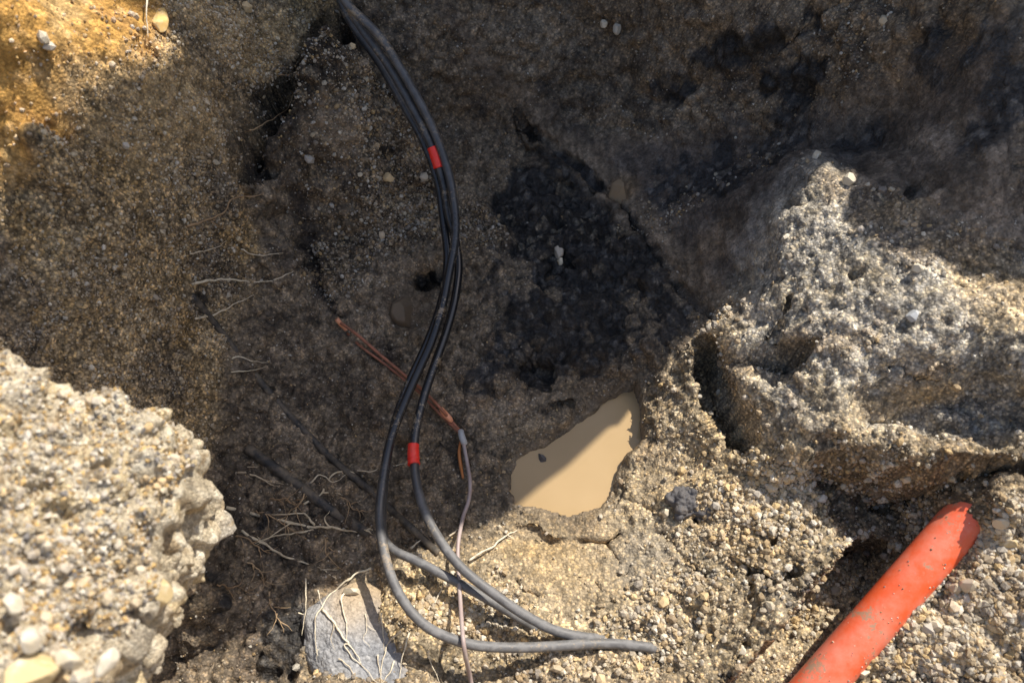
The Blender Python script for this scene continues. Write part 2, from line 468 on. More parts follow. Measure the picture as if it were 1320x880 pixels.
C = fade(C, (.235, .175, .115), sstep(.006, .016, d) * sstep(.07, .03, d) * M_bank * .7)
C = fade(C, (.110, .080, .052), blob(530, 400, 32, 32) * .8)
C = fade(C, (.30, .20, .11), blob(800, 244, 20, 16) * .8)
d, _ = seg_dist(P[:, 0] + warp[:, 0] * .01, P[:, 1] + warp[:, 1] * .01, groove_line)
C = fade(C, (.055, .045, .038), sstep(.02, .008, d) * .8)  # dark stripe: groove shading painted into the soil colour
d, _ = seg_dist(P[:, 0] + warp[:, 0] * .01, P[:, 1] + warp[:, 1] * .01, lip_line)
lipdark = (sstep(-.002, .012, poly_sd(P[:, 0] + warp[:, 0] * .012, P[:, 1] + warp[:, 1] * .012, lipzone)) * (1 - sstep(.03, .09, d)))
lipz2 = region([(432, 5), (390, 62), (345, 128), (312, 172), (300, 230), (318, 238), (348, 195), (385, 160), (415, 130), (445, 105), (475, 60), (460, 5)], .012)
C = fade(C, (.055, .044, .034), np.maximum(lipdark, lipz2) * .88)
outer = np.clip(sstep(.62, .9, H.ravel()) * (1 - M_ochre) * (1 - M_left) + sstep(-.74, -.86, P[:, 1]), 0, 1)
C = fade(C, (.46, .36, .23), outer)
C = fade(C, (.150, .112, .074), hollow_shade * (1 - M_water) * .85)  # damp hollow soil, darkened further to paint in the shade under the lip
C = fade(C, (.17, .128, .080), sstep(-.055, -.004, sd.ravel() + .025 * n_mid) * .75)
C = fade(C, (.20, .15, .10), M_smear * .7)
C = fade(C, (.13, .10, .068), M_water * .6)
C *= np.clip(1 + (.30 * n_big + .34 * n_mid + .30 * n_fin) * (1 - .65 * M_ochre), .3, 2)[:, None]
# each pebble-sized bump has its own tint; joints darkened for damp fines and painted-in relief shade
grit = (.50 + .50 * union(M_sandy, M_left * .9, M_specks)) * (1 - .8 * M_mud) * (1 - .7 * M_smooth) * (1 - M_water)
C *= (1 + grit * ((v2 - .5) * .85))[:, None]
C *= (1 - .38 * (1 - M_sandy) * (1 - M_bank * .5) * (1 - M_water) * sstep(.55, .85, w2))[:, None]
C *= (1 + (1 - M_sandy) * (1 - M_left) * (v1 - .5) * .45)[:, None]
pale = sstep(.80, .9, v2) * dome2 ** .5 * union(M_sandy * .55, M_left * .5, M_specks * 1.0, .12 + 0 * v2) * (1 - M_mud) * (1 - M_water)
C = fade(C, (.50, .42, .29), pale * .75)
C = np.clip(C, .008, .8)

M_corner0 = union(blob(1260, 830, 110, 70), blob(1290, 700, 40, 60), blob(1180, 860, 60, 30), blob(1000, 650, 60, 60) * .5, blob(600, 790, 70, 30) * .5)
rough = union(M_sandy, .0 * n_big)
patchy = np.clip(.25 + .75 * sstep(-.15, .45, n_big + .35 * vnoise(P, .06, 79)) + .5 * M_corner0, 0, 1.2)
amp1 = .007 + .010 * M_sandy * (1 - M_mud) * patchy * (1 - .7 * M_mound) + .024 * (1 - M_left) * (1 - M_bank) * (1 - M_sandy) + .004 * M_mound
amp2 = .0034 + .0030 * M_sandy * (1 - .7 * M_mud) * patchy * (1 - .65 * M_mound) + .0022 * M_left + .001 * M_specks
calm = (1 - .5 * M_ochre) * (1 - .75 * M_smooth) * (1 - .45 * M_bank) * (1 - .95 * M_water)
bil = np.abs(fbm(P + warp * .01, .030, 3, 95))
bil2 = np.abs(fbm(P, .011, 3, 96))
crumb = (.30 - bil) * .026 + (.28 - bil2) * .010
gravelly = np.clip(M_corner0 * 1.1 + .7 * sstep(.2, .6, vnoise(P, .09, 97)) + .25 * (1 - M_sandy), 0, 1)
amp2 = amp2 * np.where(M_sandy > .5, .25 + .75 * gravelly, 1)
amp1 = amp1 * (1 - .5 * M_sandy * (1 - gravelly))
disp = (amp1 * (dome1 - .4) * sstep(.1, .6, v1 + .4 * n_big) + amp2 * (dome2 - .4) + .016 * n_big * (1 + .3 * M_sandy + .6 * (1 - M_left) * (1 - M_bank) * (1 - M_sandy)) + .006 * n_mid + .0016 * n_fin + crumb * (.25 + .5 * M_sandy * (1 - .8 * M_mud) * (1 - .6 * M_mound) + .3 * (1 - M_left) * (1 - M_sandy)) * (1 - .5 * gravelly * M_sandy)) * calm
w3, w3b, v3 = worley(P, .085, 9)
w4, w4b, v4 = worley(P * np.array([1, 1, 1.6]), .15, 12)
disp += .022 * M_mound * (np.clip(1 - w4 * 1.1, 0, 1) - .4)
disp += .010 * M_coal * (dome1 - .35) + .020 * M_coal * vnoise(P, .05, 80)
disp += ((.018 + .012 * (1 - M_sandy)) * (np.clip(1 - w3, 0, 1) - .45) * (1 - .6 * M_left) * (1 - .5 * M_bank) + .012 * M_ochre * dome1) * calm
# scraped streaks down the bank
streak = vnoise(np.stack([P[:, 0] * .9 + P[:, 1] * .3, P[:, 2] * .22, P[:, 1] * .05], 1), .02, 41) + .6 * vnoise(np.stack([P[:, 0], P[:, 2] * .2, 0 * P[:, 0]], 1), .008, 42)
disp += M_bank * streak * .0034
C *= np.clip(1 + .32 * M_bank * streak, .5, 1.6)[:, None]
disp *= np.where((P[:, 0] > -1.12) & (P[:, 0] < 1.14) & (P[:, 1] > -.86) & (P[:, 1] < .85), 1, .45)
disp[~near.ravel()] = 0
PD = P + N0 * disp[:, None]
FIELD[0] = (H + (disp / np.maximum(N0[:, 2], .45)).reshape(H.shape))
ND = grid_normals(PD)
speck = (1 - .7 * M_ochre) * np.clip(.62 + .38 * union(M_left * (1 - M_ochre * .7), M_specks, M_sandy * .5), 0, 1) * (1 - M_water) * (1 - .85 * M_bank) * (1 - .6 * M_smooth)
speck = speck * (1 - .45 * M_warm)
wet = np.clip(blk * .8 + sstep(-.05, .0, sd.ravel()) * .7 + M_bank * .25, 0, 1)


# ------------------------------------------------------------------ materials
def new_mat(name):
    m = bpy.data.materials.new(name)
    m.use_nodes = True
    nt = m.node_tree
    return m, nt, nt.nodes['Principled BSDF'], nt.nodes.new, nt.links.new


def soil_mat(name, tint='tint', grain=300.0, bump=.5, vary=.30, rough=.95, coord='Object', speck=False):
    m, nt, b, nn, ln = new_mat(name)
    at_ = nn('ShaderNodeAttribute'); at_.attribute_name = tint
    tc = nn('ShaderNodeTexCoord')
    n1 = nn('ShaderNodeTexNoise'); n1.inputs['Scale'].default_value = grain; n1.inputs['Detail'].default_value = 5; n1.inputs['Roughness'].default_value = .7
    v1_ = nn('ShaderNodeTexVoronoi'); v1_.inputs['Scale'].default_value = grain * .75
    ln(tc.outputs[coord], n1.inputs['Vector']); ln(tc.outputs[coord], v1_.inputs['Vector'])
    sep = nn('ShaderNodeSeparateColor'); ln(v1_.outputs['Color'], sep.inputs[0])
    mr = nn('ShaderNodeMapRange'); mr.inputs['To Min'].default_value = 1 - vary; mr.inputs['To Max'].default_value = 1 + vary
    ln(sep.outputs[0], mr.inputs['Value'])
    mr2 = nn('ShaderNodeMapRange'); mr2.inputs['From Min'].default_value = .3; mr2.inputs['From Max'].default_value = .7
    mr2.inputs['To Min'].default_value = .72; mr2.inputs['To Max'].default_value = 1.28
    ln(n1.outputs[0], mr2.inputs['Value'])
    mu = nn('ShaderNodeMath'); mu.operation = 'MULTIPLY'
    ln(mr.outputs[0], mu.inputs[0]); ln(mr2.outputs[0], mu.inputs[1])
    fac = mu.outputs[0]
    vm = nn('ShaderNodeVectorMath'); vm.operation = 'SCALE'
    ln(at_.outputs['Color'], vm.inputs[0]); ln(fac, vm.inputs['Scale'])
    colour = vm.outputs[0]
    if speck:
        sp = nn('ShaderNodeAttribute'); sp.attribute_name = 'speck'
        vv_ = nn('ShaderNodeTexVoronoi'); vv_.inputs['Scale'].default_value = 185
        ln(tc.outputs[coord], vv_.inputs['Vector'])
        s2_ = nn('ShaderNodeSeparateColor'); ln(vv_.outputs['Color'], s2_.inputs[0])
        cr = nn('ShaderNodeValToRGB')
        e = cr.color_ramp.elements
        e[0].position, e[0].color = .0, (.38, .36, .34, 1)
        e[1].position, e[1].color = 1.0, (1.9, 1.75, 1.55, 1)
        for p_, c_ in ((.35, (.62, .60, .58)), (.6, (.95, .95, .95)), (.78, (1.15, 1.02, .78)), (.9, (1.5, 1.35, 1.1))):
            x_ = e.new(p_); x_.color = (*c_, 1)
        ln(s2_.outputs[1], cr.inputs[0])
        dk = nn('ShaderNodeMapRange'); dk.inputs['From Min'].default_value = .25; dk.inputs['From Max'].default_value = .65; dk.inputs['To Min'].default_value = 1.1; dk.inputs['To Max'].default_value = .6
        ln(vv_.outputs['Distance'], dk.inputs['Value'])
        v3_ = nn('ShaderNodeVectorMath'); v3_.operation = 'SCALE'; ln(cr.outputs[0], v3_.inputs[0]); ln(dk.outputs[0], v3_.inputs['Scale'])
        mx_ = nn('ShaderNodeMix'); mx_.data_type = 'RGBA'
        ln(sp.outputs['Fac'], mx_.inputs['Factor']); mx_.inputs['A'].default_value = (1, 1, 1, 1); ln(v3_.outputs[0], mx_.inputs['B'])
        v4_ = nn('ShaderNodeVectorMath'); v4_.operation = 'MULTIPLY'; ln(colour, v4_.inputs[0]); ln(mx_.outputs['Result'], v4_.inputs[1])
        colour = v4_.outputs[0]
    ln(colour, b.inputs['Base Color'])
    ad = nn('ShaderNodeMath'); ad.operation = 'SUBTRACT'
    ln(n1.outputs[0], ad.inputs[0]); ln((vv_ if speck else v1_).outputs['Distance'], ad.inputs[1])
    bp = nn('ShaderNodeBump'); bp.inputs['Strength'].default_value = bump; bp.inputs['Distance'].default_value = .004
    ln(ad.outputs[0], bp.inputs['Height']); ln(bp.outputs[0], b.inputs['Normal'])
    wt = nn('ShaderNodeAttribute'); wt.attribute_name = 'wet'
    mw = nn('ShaderNodeMapRange'); mw.inputs['To Min'].default_value = rough; mw.inputs['To Max'].default_value = .42
    ln(wt.outputs['Fac'], mw.inputs['Value']); ln(mw.outputs[0], b.inputs['Roughness'])
    b.inputs['Specular IOR Level'].default_value = .3
    return m


MAT_SOIL = soil_mat('soil', speck=True, bump=.6)
MAT_GRAIN = soil_mat('gravel_grains', grain=500, bump=.25, vary=.12, rough=.85)
MAT_SLAB = soil_mat('dusty_slab', grain=230, bump=.5, vary=.13)
MAT_ROCK = soil_mat('gravelly_rock', grain=420, bump=.6, vary=.35)


def stone_mat(name, ramp, rough=.8, grain=120, bump=.3, dirt=(.25, .19, .12), dirty=.35):
    m, nt, b, nn, ln = new_mat(name)
    oi = nn('ShaderNodeObjectInfo')
    cr = nn('ShaderNodeValToRGB'); cr.color_ramp.interpolation = 'LINEAR'
    els = cr.color_ramp.elements
    els[0].position, els[0].color = 0, (*ramp[0], 1)
    els[1].position, els[1].color = 1, (*ramp[-1], 1)
    for i, c in enumerate(ramp[1:-1]):
        e = els.new((i + 1) / (len(ramp) - 1)); e.color = (*c, 1)
    ln(oi.outputs['Random'], cr.inputs[0])
    tc = nn('ShaderNodeTexCoord')
    n1 = nn('ShaderNodeTexNoise'); n1.inputs['Scale'].default_value = grain; n1.inputs['Detail'].default_value = 6; n1.inputs['Roughness'].default_value = .65
    ln(tc.outputs['Object'], n1.inputs['Vector'])
    mr = nn('ShaderNodeMapRange'); mr.inputs['From Min'].default_value = .48; mr.inputs['From Max'].default_value = .68; mr.inputs['To Max'].default_value = dirty
    ln(n1.outputs[0], mr.inputs['Value'])
    mx = nn('ShaderNodeMix'); mx.data_type = 'RGBA'
    ln(mr.outputs[0], mx.inputs['Factor']); ln(cr.outputs[0], mx.inputs['A']); mx.inputs['B'].default_value = (*dirt, 1)
    ln(mx.outputs['Result'], b.inputs['Base Color'])
    bp = nn('ShaderNodeBump'); bp.inputs['Strength'].default_value = bump; bp.inputs['Distance'].default_value = .004
    ln(n1.outputs[0], bp.inputs['Height']); ln(bp.outputs[0], b.inputs['Normal'])
    b.inputs['Roughness'].default_value = rough
    return m


MAT_STONE = stone_mat('pale_stone', [(.46, .36, .22), (.58, .50, .37), (.40, .36, .30), (.62, .44, .22), (.55, .50, .42), (.34, .27, .18)], grain=200)
MAT_WHITE = stone_mat('white_stone', [(.60, .54, .43), (.58, .50, .36)], grain=60, dirt=(.45, .34, .18), dirty=.5)
MAT_YELLOW = stone_mat('yellow_stone', [(.52, .40, .20), (.55, .42, .22)], grain=45, dirt=(.75, .66, .5), dirty=.7)
MAT_GREY = stone_mat('grey_rock', [(.25, .25, .25), (.25, .25, .25)], grain=55, dirt=(.30, .22, .13), dirty=.75, bump=.5)
MAT_DARK = stone_mat('dark_clod', [(.085, .08, .08), (.085, .08, .08)], grain=90, dirt=(.16, .13, .1), dirty=.5, bump=.6)
MAT_BROWN = stone_mat('brown_stone', [(.13, .095, .06), (.13, .095, .06)], grain=70, dirt=(.09, .07, .05), dirty=.5)
MAT_OCHRE = stone_mat('ochre_stone', [(.66, .42, .14), (.66, .42, .14)], grain=60, dirt=(.7, .6, .4), dirty=.6)
MAT_ROOT = stone_mat('root_skin', [(.60, .49, .32), (.72, .64, .48), (.54, .42, .27)], grain=60, dirt=(.2, .14, .08), dirty=.7, bump=.2)
MAT_ROOT_BROWN = stone_mat('brown_root_skin', [(.34, .22, .115), (.45, .31, .17)], grain=60, dirt=(.12, .08, .05), dirty=.6, bump=.2)


def plastic_mat(name, col, rough, dust=(.3, .27, .22), dusty=.3, scale=30, coat=0.0, lo=.45, hi=.7, attr=None, mud=0.0):
    m, nt, b, nn, ln = new_mat(name)
    tc = nn('ShaderNodeTexCoord')
    n1 = nn('ShaderNodeTexNoise'); n1.inputs['Scale'].default_value = scale; n1.inputs['Detail'].default_value = 7; n1.inputs['Roughness'].default_value = .68
    ln(tc.outputs['Object'], n1.inputs['Vector'])
    mr = nn('ShaderNodeMapRange'); mr.inputs['From Min'].default_value = lo; mr.inputs['From Max'].default_value = hi; mr.inputs['To Max'].default_value = dusty
    ln(n1.outputs[0], mr.inputs['Value'])
    fac = mr.outputs[0]
    if attr:
        a = nn('ShaderNodeAttribute'); a.attribute_name = attr
        mu = nn('ShaderNodeMath'); mu.operation = 'MULTIPLY_ADD'; mu.use_clamp = True
        ln(fac, mu.inputs[0]); ln(a.outputs['Fac'], mu.inputs[1])
        m2 = nn('ShaderNodeMath'); m2.operation = 'MULTIPLY'; ln(a.outputs['Fac'], m2.inputs[0]); m2.inputs[1].default_value = .55
        ln(m2.outputs[0], mu.inputs[2])
        fac = mu.outputs[0]
    mx = nn('ShaderNodeMix'); mx.data_type = 'RGBA'
    ln(fac, mx.inputs['Factor']); mx.inputs['A'].default_value = (*col, 1); mx.inputs['B'].default_value = (*dust, 1)
    col_out = mx.outputs['Result']
    if mud:
        nm = nn('ShaderNodeTexNoise'); nm.inputs['Scale'].default_value = 140; nm.inputs['Detail'].default_value = 6; nm.inputs['Roughness'].default_value = .75
        nl = nn('ShaderNodeTexNoise'); nl.inputs['Scale'].default_value = 14; nl.inputs['Detail'].default_value = 3
        ln(tc.outputs['Object'], nm.inputs['Vector']); ln(tc.outputs['Object'], nl.inputs['Vector'])
        am = nn('ShaderNodeMath'); am.operation = 'ADD'; ln(nm.outputs[0], am.inputs[0]); ln(nl.outputs[0], am.inputs[1])
        mm = nn('ShaderNodeMapRange'); mm.inputs['From Min'].default_value = 1.14; mm.inputs['From Max'].default_value = 1.24; mm.inputs['To Max'].default_value = mud
        ln(am.outputs[0], mm.inputs['Value'])
        m3 = nn('ShaderNodeMix'); m3.data_type = 'RGBA'; ln(mm.outputs[0], m3.inputs['Factor']); ln(col_out, m3.inputs['A']); m3.inputs['B'].default_value = (.34, .26, .165, 1)
        col_out = m3.outputs['Result']
    ln(col_out, b.inputs['Base Color'])
    rr = nn('ShaderNodeMapRange'); rr.inputs['To Min'].default_value = rough; rr.inputs['To Max'].default_value = .85
    ln(fac, rr.inputs['Value']); ln(rr.outputs[0], b.inputs['Roughness'])
    bp = nn('ShaderNodeBump'); bp.inputs['Strength'].default_value = .07 if attr else .15; bp.inputs['Distance'].default_value = .002
    ln(n1.outputs[0], bp.inputs['Height']); ln(bp.outputs[0], b.inputs['Normal'])
    return m


MAT_CABLE = plastic_mat('black_sheath', (.013, .013, .014), .17, dust=(.20, .195, .188), dusty=.6, scale=45, attr='dust', mud=.7)
MAT_OLD = plastic_mat('old_sheath', (.026, .025, .024), .6, dust=(.15, .12, .085), dusty=1.0, scale=38, lo=.40, hi=.60)
MAT_OLDTIP = MAT_OLD
MAT_TAPE = plastic_mat('red_tape', (.90, .04, .025), .35, dust=(.5, .1, .06), dusty=.4, scale=60)
MAT_COPPER = plastic_mat('dull_copper', (.36, .13, .07), .45, dust=(.14, .08, .05), dusty=.8, scale=50)
MAT_BRIGHTCOPPER = plastic_mat('bright_copper', (.80, .33, .17), .38, dust=(.6, .4, .3), dusty=.6, scale=60)
MAT_ORANGESTRAND = plastic_mat('orange_strand', (.50, .18, .05), .5, dust=(.3, .15, .07), dusty=.5, scale=60)
MAT_FERRULE = plastic_mat('grey_ferrule', (.42, .42, .41), .4, dust=(.3, .28, .25), dusty=.5, scale=60)
MAT_WIRE = plastic_mat('pinkish_wire', (.34, .26, .235), .45, dust=(.42, .37, .33), dusty=.6, scale=40)
MAT_PIPE = plastic_mat('orange_plastic', (.80, .115, .036), .36, dust=(.74, .46, .36), dusty=.50, scale=13, lo=.40, hi=.75, mud=.85)
m, nt, b, nn, ln = new_mat('muddy_water')
tc = nn('ShaderNodeTexCoord')
n1 = nn('ShaderNodeTexNoise'); n1.inputs['Scale'].default_value = 7; n1.inputs['Detail'].default_value = 3
ln(tc.outputs['Object'], n1.inputs['Vector'])
cr = nn('ShaderNodeValToRGB'); cr.color_ramp.elements[0].position = .3; cr.color_ramp.elements[1].position = .7
cr.color_ramp.elements[0].color = (.36, .25, .125, 1); cr.color_ramp.elements[1].color = (.40, .28, .145, 1)
ln(n1.outputs[0], cr.inputs[0]); ln(cr.outputs[0], b.inputs['Base Color'])
b.inputs['Roughness'].default_value = .12
b.inputs['IOR'].default_value = 1.33
n2 = nn('ShaderNodeTexNoise'); n2.inputs['Scale'].default_value = 30
ln(tc.outputs['Object'], n2.inputs['Vector'])
bp = nn('ShaderNodeBump'); bp.inputs['Strength'].default_value = .04; bp.inputs['Distance'].default_value = .005
ln(n2.outputs[0], bp.inputs['Height']); ln(bp.outputs[0], b.inputs['Normal'])
MAT_WATER = m


# ------------------------------------------------------------------ mesh helpers
def mesh_np(name, V, F, mat, smooth=True, attrs=None):
    """One mesh from arrays; F is (n, 3) or (n, 4)."""
    me = bpy.data.meshes.new(name)
    V = np.ascontiguousarray(V, np.float32); F = np.ascontiguousarray(F, np.int32)
    k = F.shape[1]
    me.vertices.add(len(V)); me.vertices.foreach_set('co', V.ravel())
    me.loops.add(F.size); me.loops.foreach_set('vertex_index', F.ravel())
    me.polygons.add(len(F)); me.polygons.foreach_set('loop_start', np.arange(0, F.size, k, dtype=np.int32))
    me.polygons.foreach_set('use_smooth', np.full(len(F), smooth))
    me.update(calc_edges=True)
    for an, a in (attrs or {}).items():
        a = np.asarray(a, np.float32)
        if a.ndim == 2:
            at_ = me.attributes.new(an, 'FLOAT_COLOR', 'POINT')
            at_.data.foreach_set('color', np.concatenate([a, np.ones((len(a), 1), np.float32)], 1).ravel())
        else:
            at_ = me.attributes.new(an, 'FLOAT', 'POINT'); at_.data.foreach_set('value', a)
    me.materials.append(mat)
    return me


def link(name, me, parent=None, **props):
    o = bpy.data.objects.new(name, me)
    COL.objects.link(o)
    if parent is not None:
        o.parent = parent
    for k, v_ in props.items():
        o[k] = v_
    return o


def spline(pts, n=10):
    """Catmull-Rom through the points."""
    p = np.array(pts, float)
    p = np.vstack([2 * p[0] - p[1], p, 2 * p[-1] - p[-2]])
    out = []
    for i in range(1, len(p) - 2):
        t = np.linspace(0, 1, n, endpoint=False)[:, None]
        a, b_, c, d_ = p[i - 1], p[i], p[i + 1], p[i + 2]
        out.append(.5 * ((2 * b_) + (-a + c) * t + (2 * a - 5 * b_ + 4 * c - d_) * t ** 2 + (-a + 3 * b_ - 3 * c + d_) * t ** 3))
    return np.vstack(out + [p[-2:-1]])


def tube_arrays(pts, rad, sides=14, wob=0.0, cap=True):
    p = np.array(pts, float); n = len(p)
    rad = np.full(n, rad) if np.isscalar(rad) else np.asarray(rad)
    T = np.gradient(p, axis=0); T /= np.linalg.norm(T, axis=1, keepdims=True)
    u = np.cross(T[0], [0, 0, 1.0]); u /= max(np.linalg.norm(u), 1e-9)
    V = []
    ang = np.linspace(0, 2 * np.pi, sides, endpoint=False)
    for i in range(n):
        u = u - T[i] * (u @ T[i]); u /= np.linalg.norm(u)
        w = np.cross(T[i], u)
        rr = rad[i] * (1 + wob * RNG.uniform(-1, 1, sides))
        V.append(p[i] + (np.cos(ang) * rr)[:, None] * u + (np.sin(ang) * rr)[:, None] * w)
    V = np.vstack(V)
    i, j = np.meshgrid(np.arange(n - 1), np.arange(sides), indexing='ij')
    j2 = (j + 1) % sides
    F = np.stack([i * sides + j, i * sides + j2, (i + 1) * sides + j2, (i + 1) * sides + j], -1).reshape(-1, 4)
    if cap:
        V = np.vstack([V, p[:1], p[-1:]])
        a, e = n * sides, n * sides + 1
        jj = np.arange(sides); jn = (jj + 1) % sides
        F = np.vstack([F, np.stack([jn, jj, np.full(sides, a), np.full(sides, a)], 1), np.stack([(n - 1) * sides + jj, (n - 1) * sides + jn, np.full(sides, e), np.full(sides, e)], 1)])
    return V, F


def quads_to_mesh(name, V, F, mat, smooth=True, attrs=None):
    """Quads, of which some may be triangles written with a doubled last corner."""
    tri = F[:, 2] == F[:, 3]
    T3 = np.vstack([F[tri][:, :3], F[~tri][:, [0, 1, 2]], F[~tri][:, [0, 2, 3]]])
    return mesh_np(name, V, T3, mat, smooth, attrs)


def tube(name, pts, rad, mat, parent=None, sides=14, n=10, wob=0.0, attrs=None, **props):
    c = spline(pts, n) if n > 1 else np.array(pts)
    if name == 'power_cable':
        c = c + np.stack([vnoise(c, .11, 101 + q_) for q_ in range(3)], 1) * .0022
    if not np.isscalar(rad):
        rad = np.interp(np.linspace(0, 1, len(c)), np.linspace(0, 1, len(rad)), rad)
    V, F = tube_arrays(c, rad, sides, wob)
    at2 = None
    if attrs:
        at2 = {}
        for k, vals in attrs.items():
            a = np.interp(np.linspace(0, 1, len(c)), np.linspace(0, 1, len(vals)), vals)
            at2[k] = np.concatenate([np.repeat(a, sides), a[:1], a[-1:]])
    return link(name, quads_to_mesh(name, V, F, mat, True, at2), parent, **props)


# ------------------------------------------------------------------ ground sheet and puddle
i, j = np.meshgrid(np.arange(NY - 1), np.arange(NX - 1), indexing='ij')
F = np.stack([i * NX + j, i * NX + j + 1, (i + 1) * NX + j + 1, (i + 1) * NX + j], -1).reshape(-1, 4)
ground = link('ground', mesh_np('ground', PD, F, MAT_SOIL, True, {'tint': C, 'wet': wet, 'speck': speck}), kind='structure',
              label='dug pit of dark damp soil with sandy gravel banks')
sd2 = spline(np.vstack([puddle, puddle[:1]]), 4)[:-1]
cen = sd2.mean(0)
ringo = cen + (sd2 - cen) * 1.18
ringo[:, 2] = 0; c0 = np.array([cen[0], cen[1], 0.0])
V = [c0]; K = 14
for r in range(1, K + 1):
    V.extend(c0 + (ringo - c0) * (r / K))
V = np.array(V); n = len(ringo); F = []
for a in range(n):
    b2 = (a + 1) % n
    F.append((0, 1 + a, 1 + b2))
    for r in range(K - 1):
        q0, q1, q2, q3 = 1 + r * n + a, 1 + (r + 1) * n + a, 1 + (r + 1) * n + b2, 1 + r * n + b2
        F += [(q0, q1, q2), (q0, q2, q3)]
link('puddle_water', mesh_np('puddle_water', V, np.array(F), MAT_WATER), kind='structure', label='small puddle of opaque tan muddy water at the bottom of the pit')

# ------------------------------------------------------------------ grains and stones
ICO_V = []
t_ = (1 + 5 ** .5) / 2
ICO_V = np.array([(-1, t_, 0), (1, t_, 0), (-1, -t_, 0), (1, -t_, 0), (0, -1, t_), (0, 1, t_), (0, -1, -t_), (0, 1, -t_), (t_, 0, -1), (t_, 0, 1), (-t_, 0, -1), (-t_, 0, 1)]) / math.sqrt(1 + t_ * t_)
ICO_F = np.array([(0, 11, 5), (0, 5, 1), (0, 1, 7), (0, 7, 10), (0, 10, 11), (1, 5, 9), (5, 11, 4), (11, 10, 2), (10, 7, 6), (7, 1, 8), (3, 9, 4), (3, 4, 2), (3, 2, 6), (3, 6, 8), (3, 8, 9), (4, 9, 5), (2, 4, 11), (6, 2, 10), (8, 6, 7), (9, 8, 1)])
OCT_V = np.array([(1, 0, 0), (-1, 0, 0), (0, 1, 0), (0, -1, 0), (0, 0, 1), (0, 0, -1)], float)
OCT_F = np.array([(0, 2, 4), (2, 1, 4), (1, 3, 4), (3, 0, 4), (2, 0, 5), (1, 2, 5), (3, 1, 5), (0, 3, 5)])


def rand_rot(n):
    q = RNG.normal(size=(n, 4)); q /= np.linalg.norm(q, axis=1, keepdims=True)
    w, x, y, z = q.T
    return np.stack([1 - 2 * (y * y + z * z), 2 * (x * y - z * w), 2 * (x * z + y * w), 2 * (x * y + z * w), 1 - 2 * (x * x + z * z), 2 * (y * z - x * w), 2 * (x * z - y * w), 2 * (y * z + x * w), 1 - 2 * (x * x + y * y)], 1).reshape(n, 3, 3)


def grains(name, pos, size, col, base='oct', parent=None, mat=None):
    BV, BF = (OCT_V, OCT_F) if base == 'oct' else (ICO_V, ICO_F)
    n, k = len(pos), len(BV)
    sc = RNG.uniform(.55, 1.15, (n, 1, 3)) * size[:, None, None]
    V = BV[None] * RNG.uniform(.75, 1.2, (n, k, 1)) * sc
    V = np.einsum('nij,nkj->nki', rand_rot(n), V) + pos[:, None]
    F = (BF[None] + (np.arange(n) * k)[:, None, None]).reshape(-1, 3)
    me = mesh_np(name, V.reshape(-1, 3), F, mat or MAT_GRAIN, False, {'tint': np.repeat(col, k, 0), 'wet': np.zeros(n * k)})
    return link(name, me, parent, kind='stuff')


PAL = np.array([(.46, .36, .22), (.58, .50, .36), (.36, .31, .24), (.62, .42, .18), (.30, .22, .13), (.52, .45, .36), (.40, .27, .13), (.68, .62, .50), (.22, .20, .18), (.74, .70, .60), (.25, .17, .10)])
area = (np.gradient(xs)[None, :] * np.gradient(ys)[:, None]).ravel() / np.maximum(N0[:, 2], .25)
okg = (near & (X > -1.12) & (X < 1.15) & (Y > -.86) & (Y < .86)).ravel() & (sd.ravel() < -.004)
depth = (PD - CAM) @ FWD
uu = (PD[:, 0] - CAM[0]) / depth * FPX + 660; vv2 = 440 - ((PD - CAM) @ UPV) / depth * FPX
okg &= (uu > -120) & (uu < 1440) & (vv2 > -120) & (vv2 < 1000)


def pick(weight, n):
    w_ = np.where(okg, weight * area, 0)
    return RNG.choice(len(w_), n, p=w_ / w_.sum())


M_corner = union(.12 * sstep(.1, .5, vnoise(P, .11, 81)), blob(1260, 830, 110, 70), blob(1290, 700, 40, 60), blob(1180, 860, 60, 30), blob(1000, 650, 60, 60) * .6, blob(880, 790, 110, 60) * .5, blob(690, 860, 120, 30) * .4, blob(1060, 740, 60, 60) * .5, blob(600, 790, 70, 30) * .6)
w_sand = (1 + 2.5 * hollow_shade) * (1 - .5 * M_mound * (1 - hollow_shade)) * M_sandy * (1 - .9 * M_mud) * (.15 + M_corner) * (.25 + gravelly)
w_left = M_left * (1 - M_ochre) * .8 + M_specks * 1.4 + .14 * (1 - M_coal) * (1 - M_bank) * (1 - blk) + .3 * M_ochre2
for (weight, n, lo, hi, base, dim) in ((w_sand, 24000, .0012, .0044, 'oct', 1.0), (w_sand * (.2 + M_corner), 7000, .0045, .0095, 'ico', 1.0),
                                       (w_left * (1 - M_sandy), 36000, .0014, .0040, 'oct', 1.0), (M_specks + .15 * M_left, 2200, .0035, .0065, 'ico', 1.0)):
    k = pick(weight * (1 - .95 * blk) * (1 - .9 * M_coal) * (.4 + sstep(-.2, .5, n_mid + .5 * n_big)), n)
    s = lo + (hi - lo) * RNG.random(n) ** 3.0
    col = PAL[RNG.integers(0, len(PAL), n)] * RNG.uniform(.75, 1.1, (n, 1)) * dim
    col = col * .55 + C[k] * .45
    grains('gravel', PD[k] + ND[k] * (s * .25)[:, None] + RNG.normal(0, .0012, (n, 3)), s, col, base, ground)


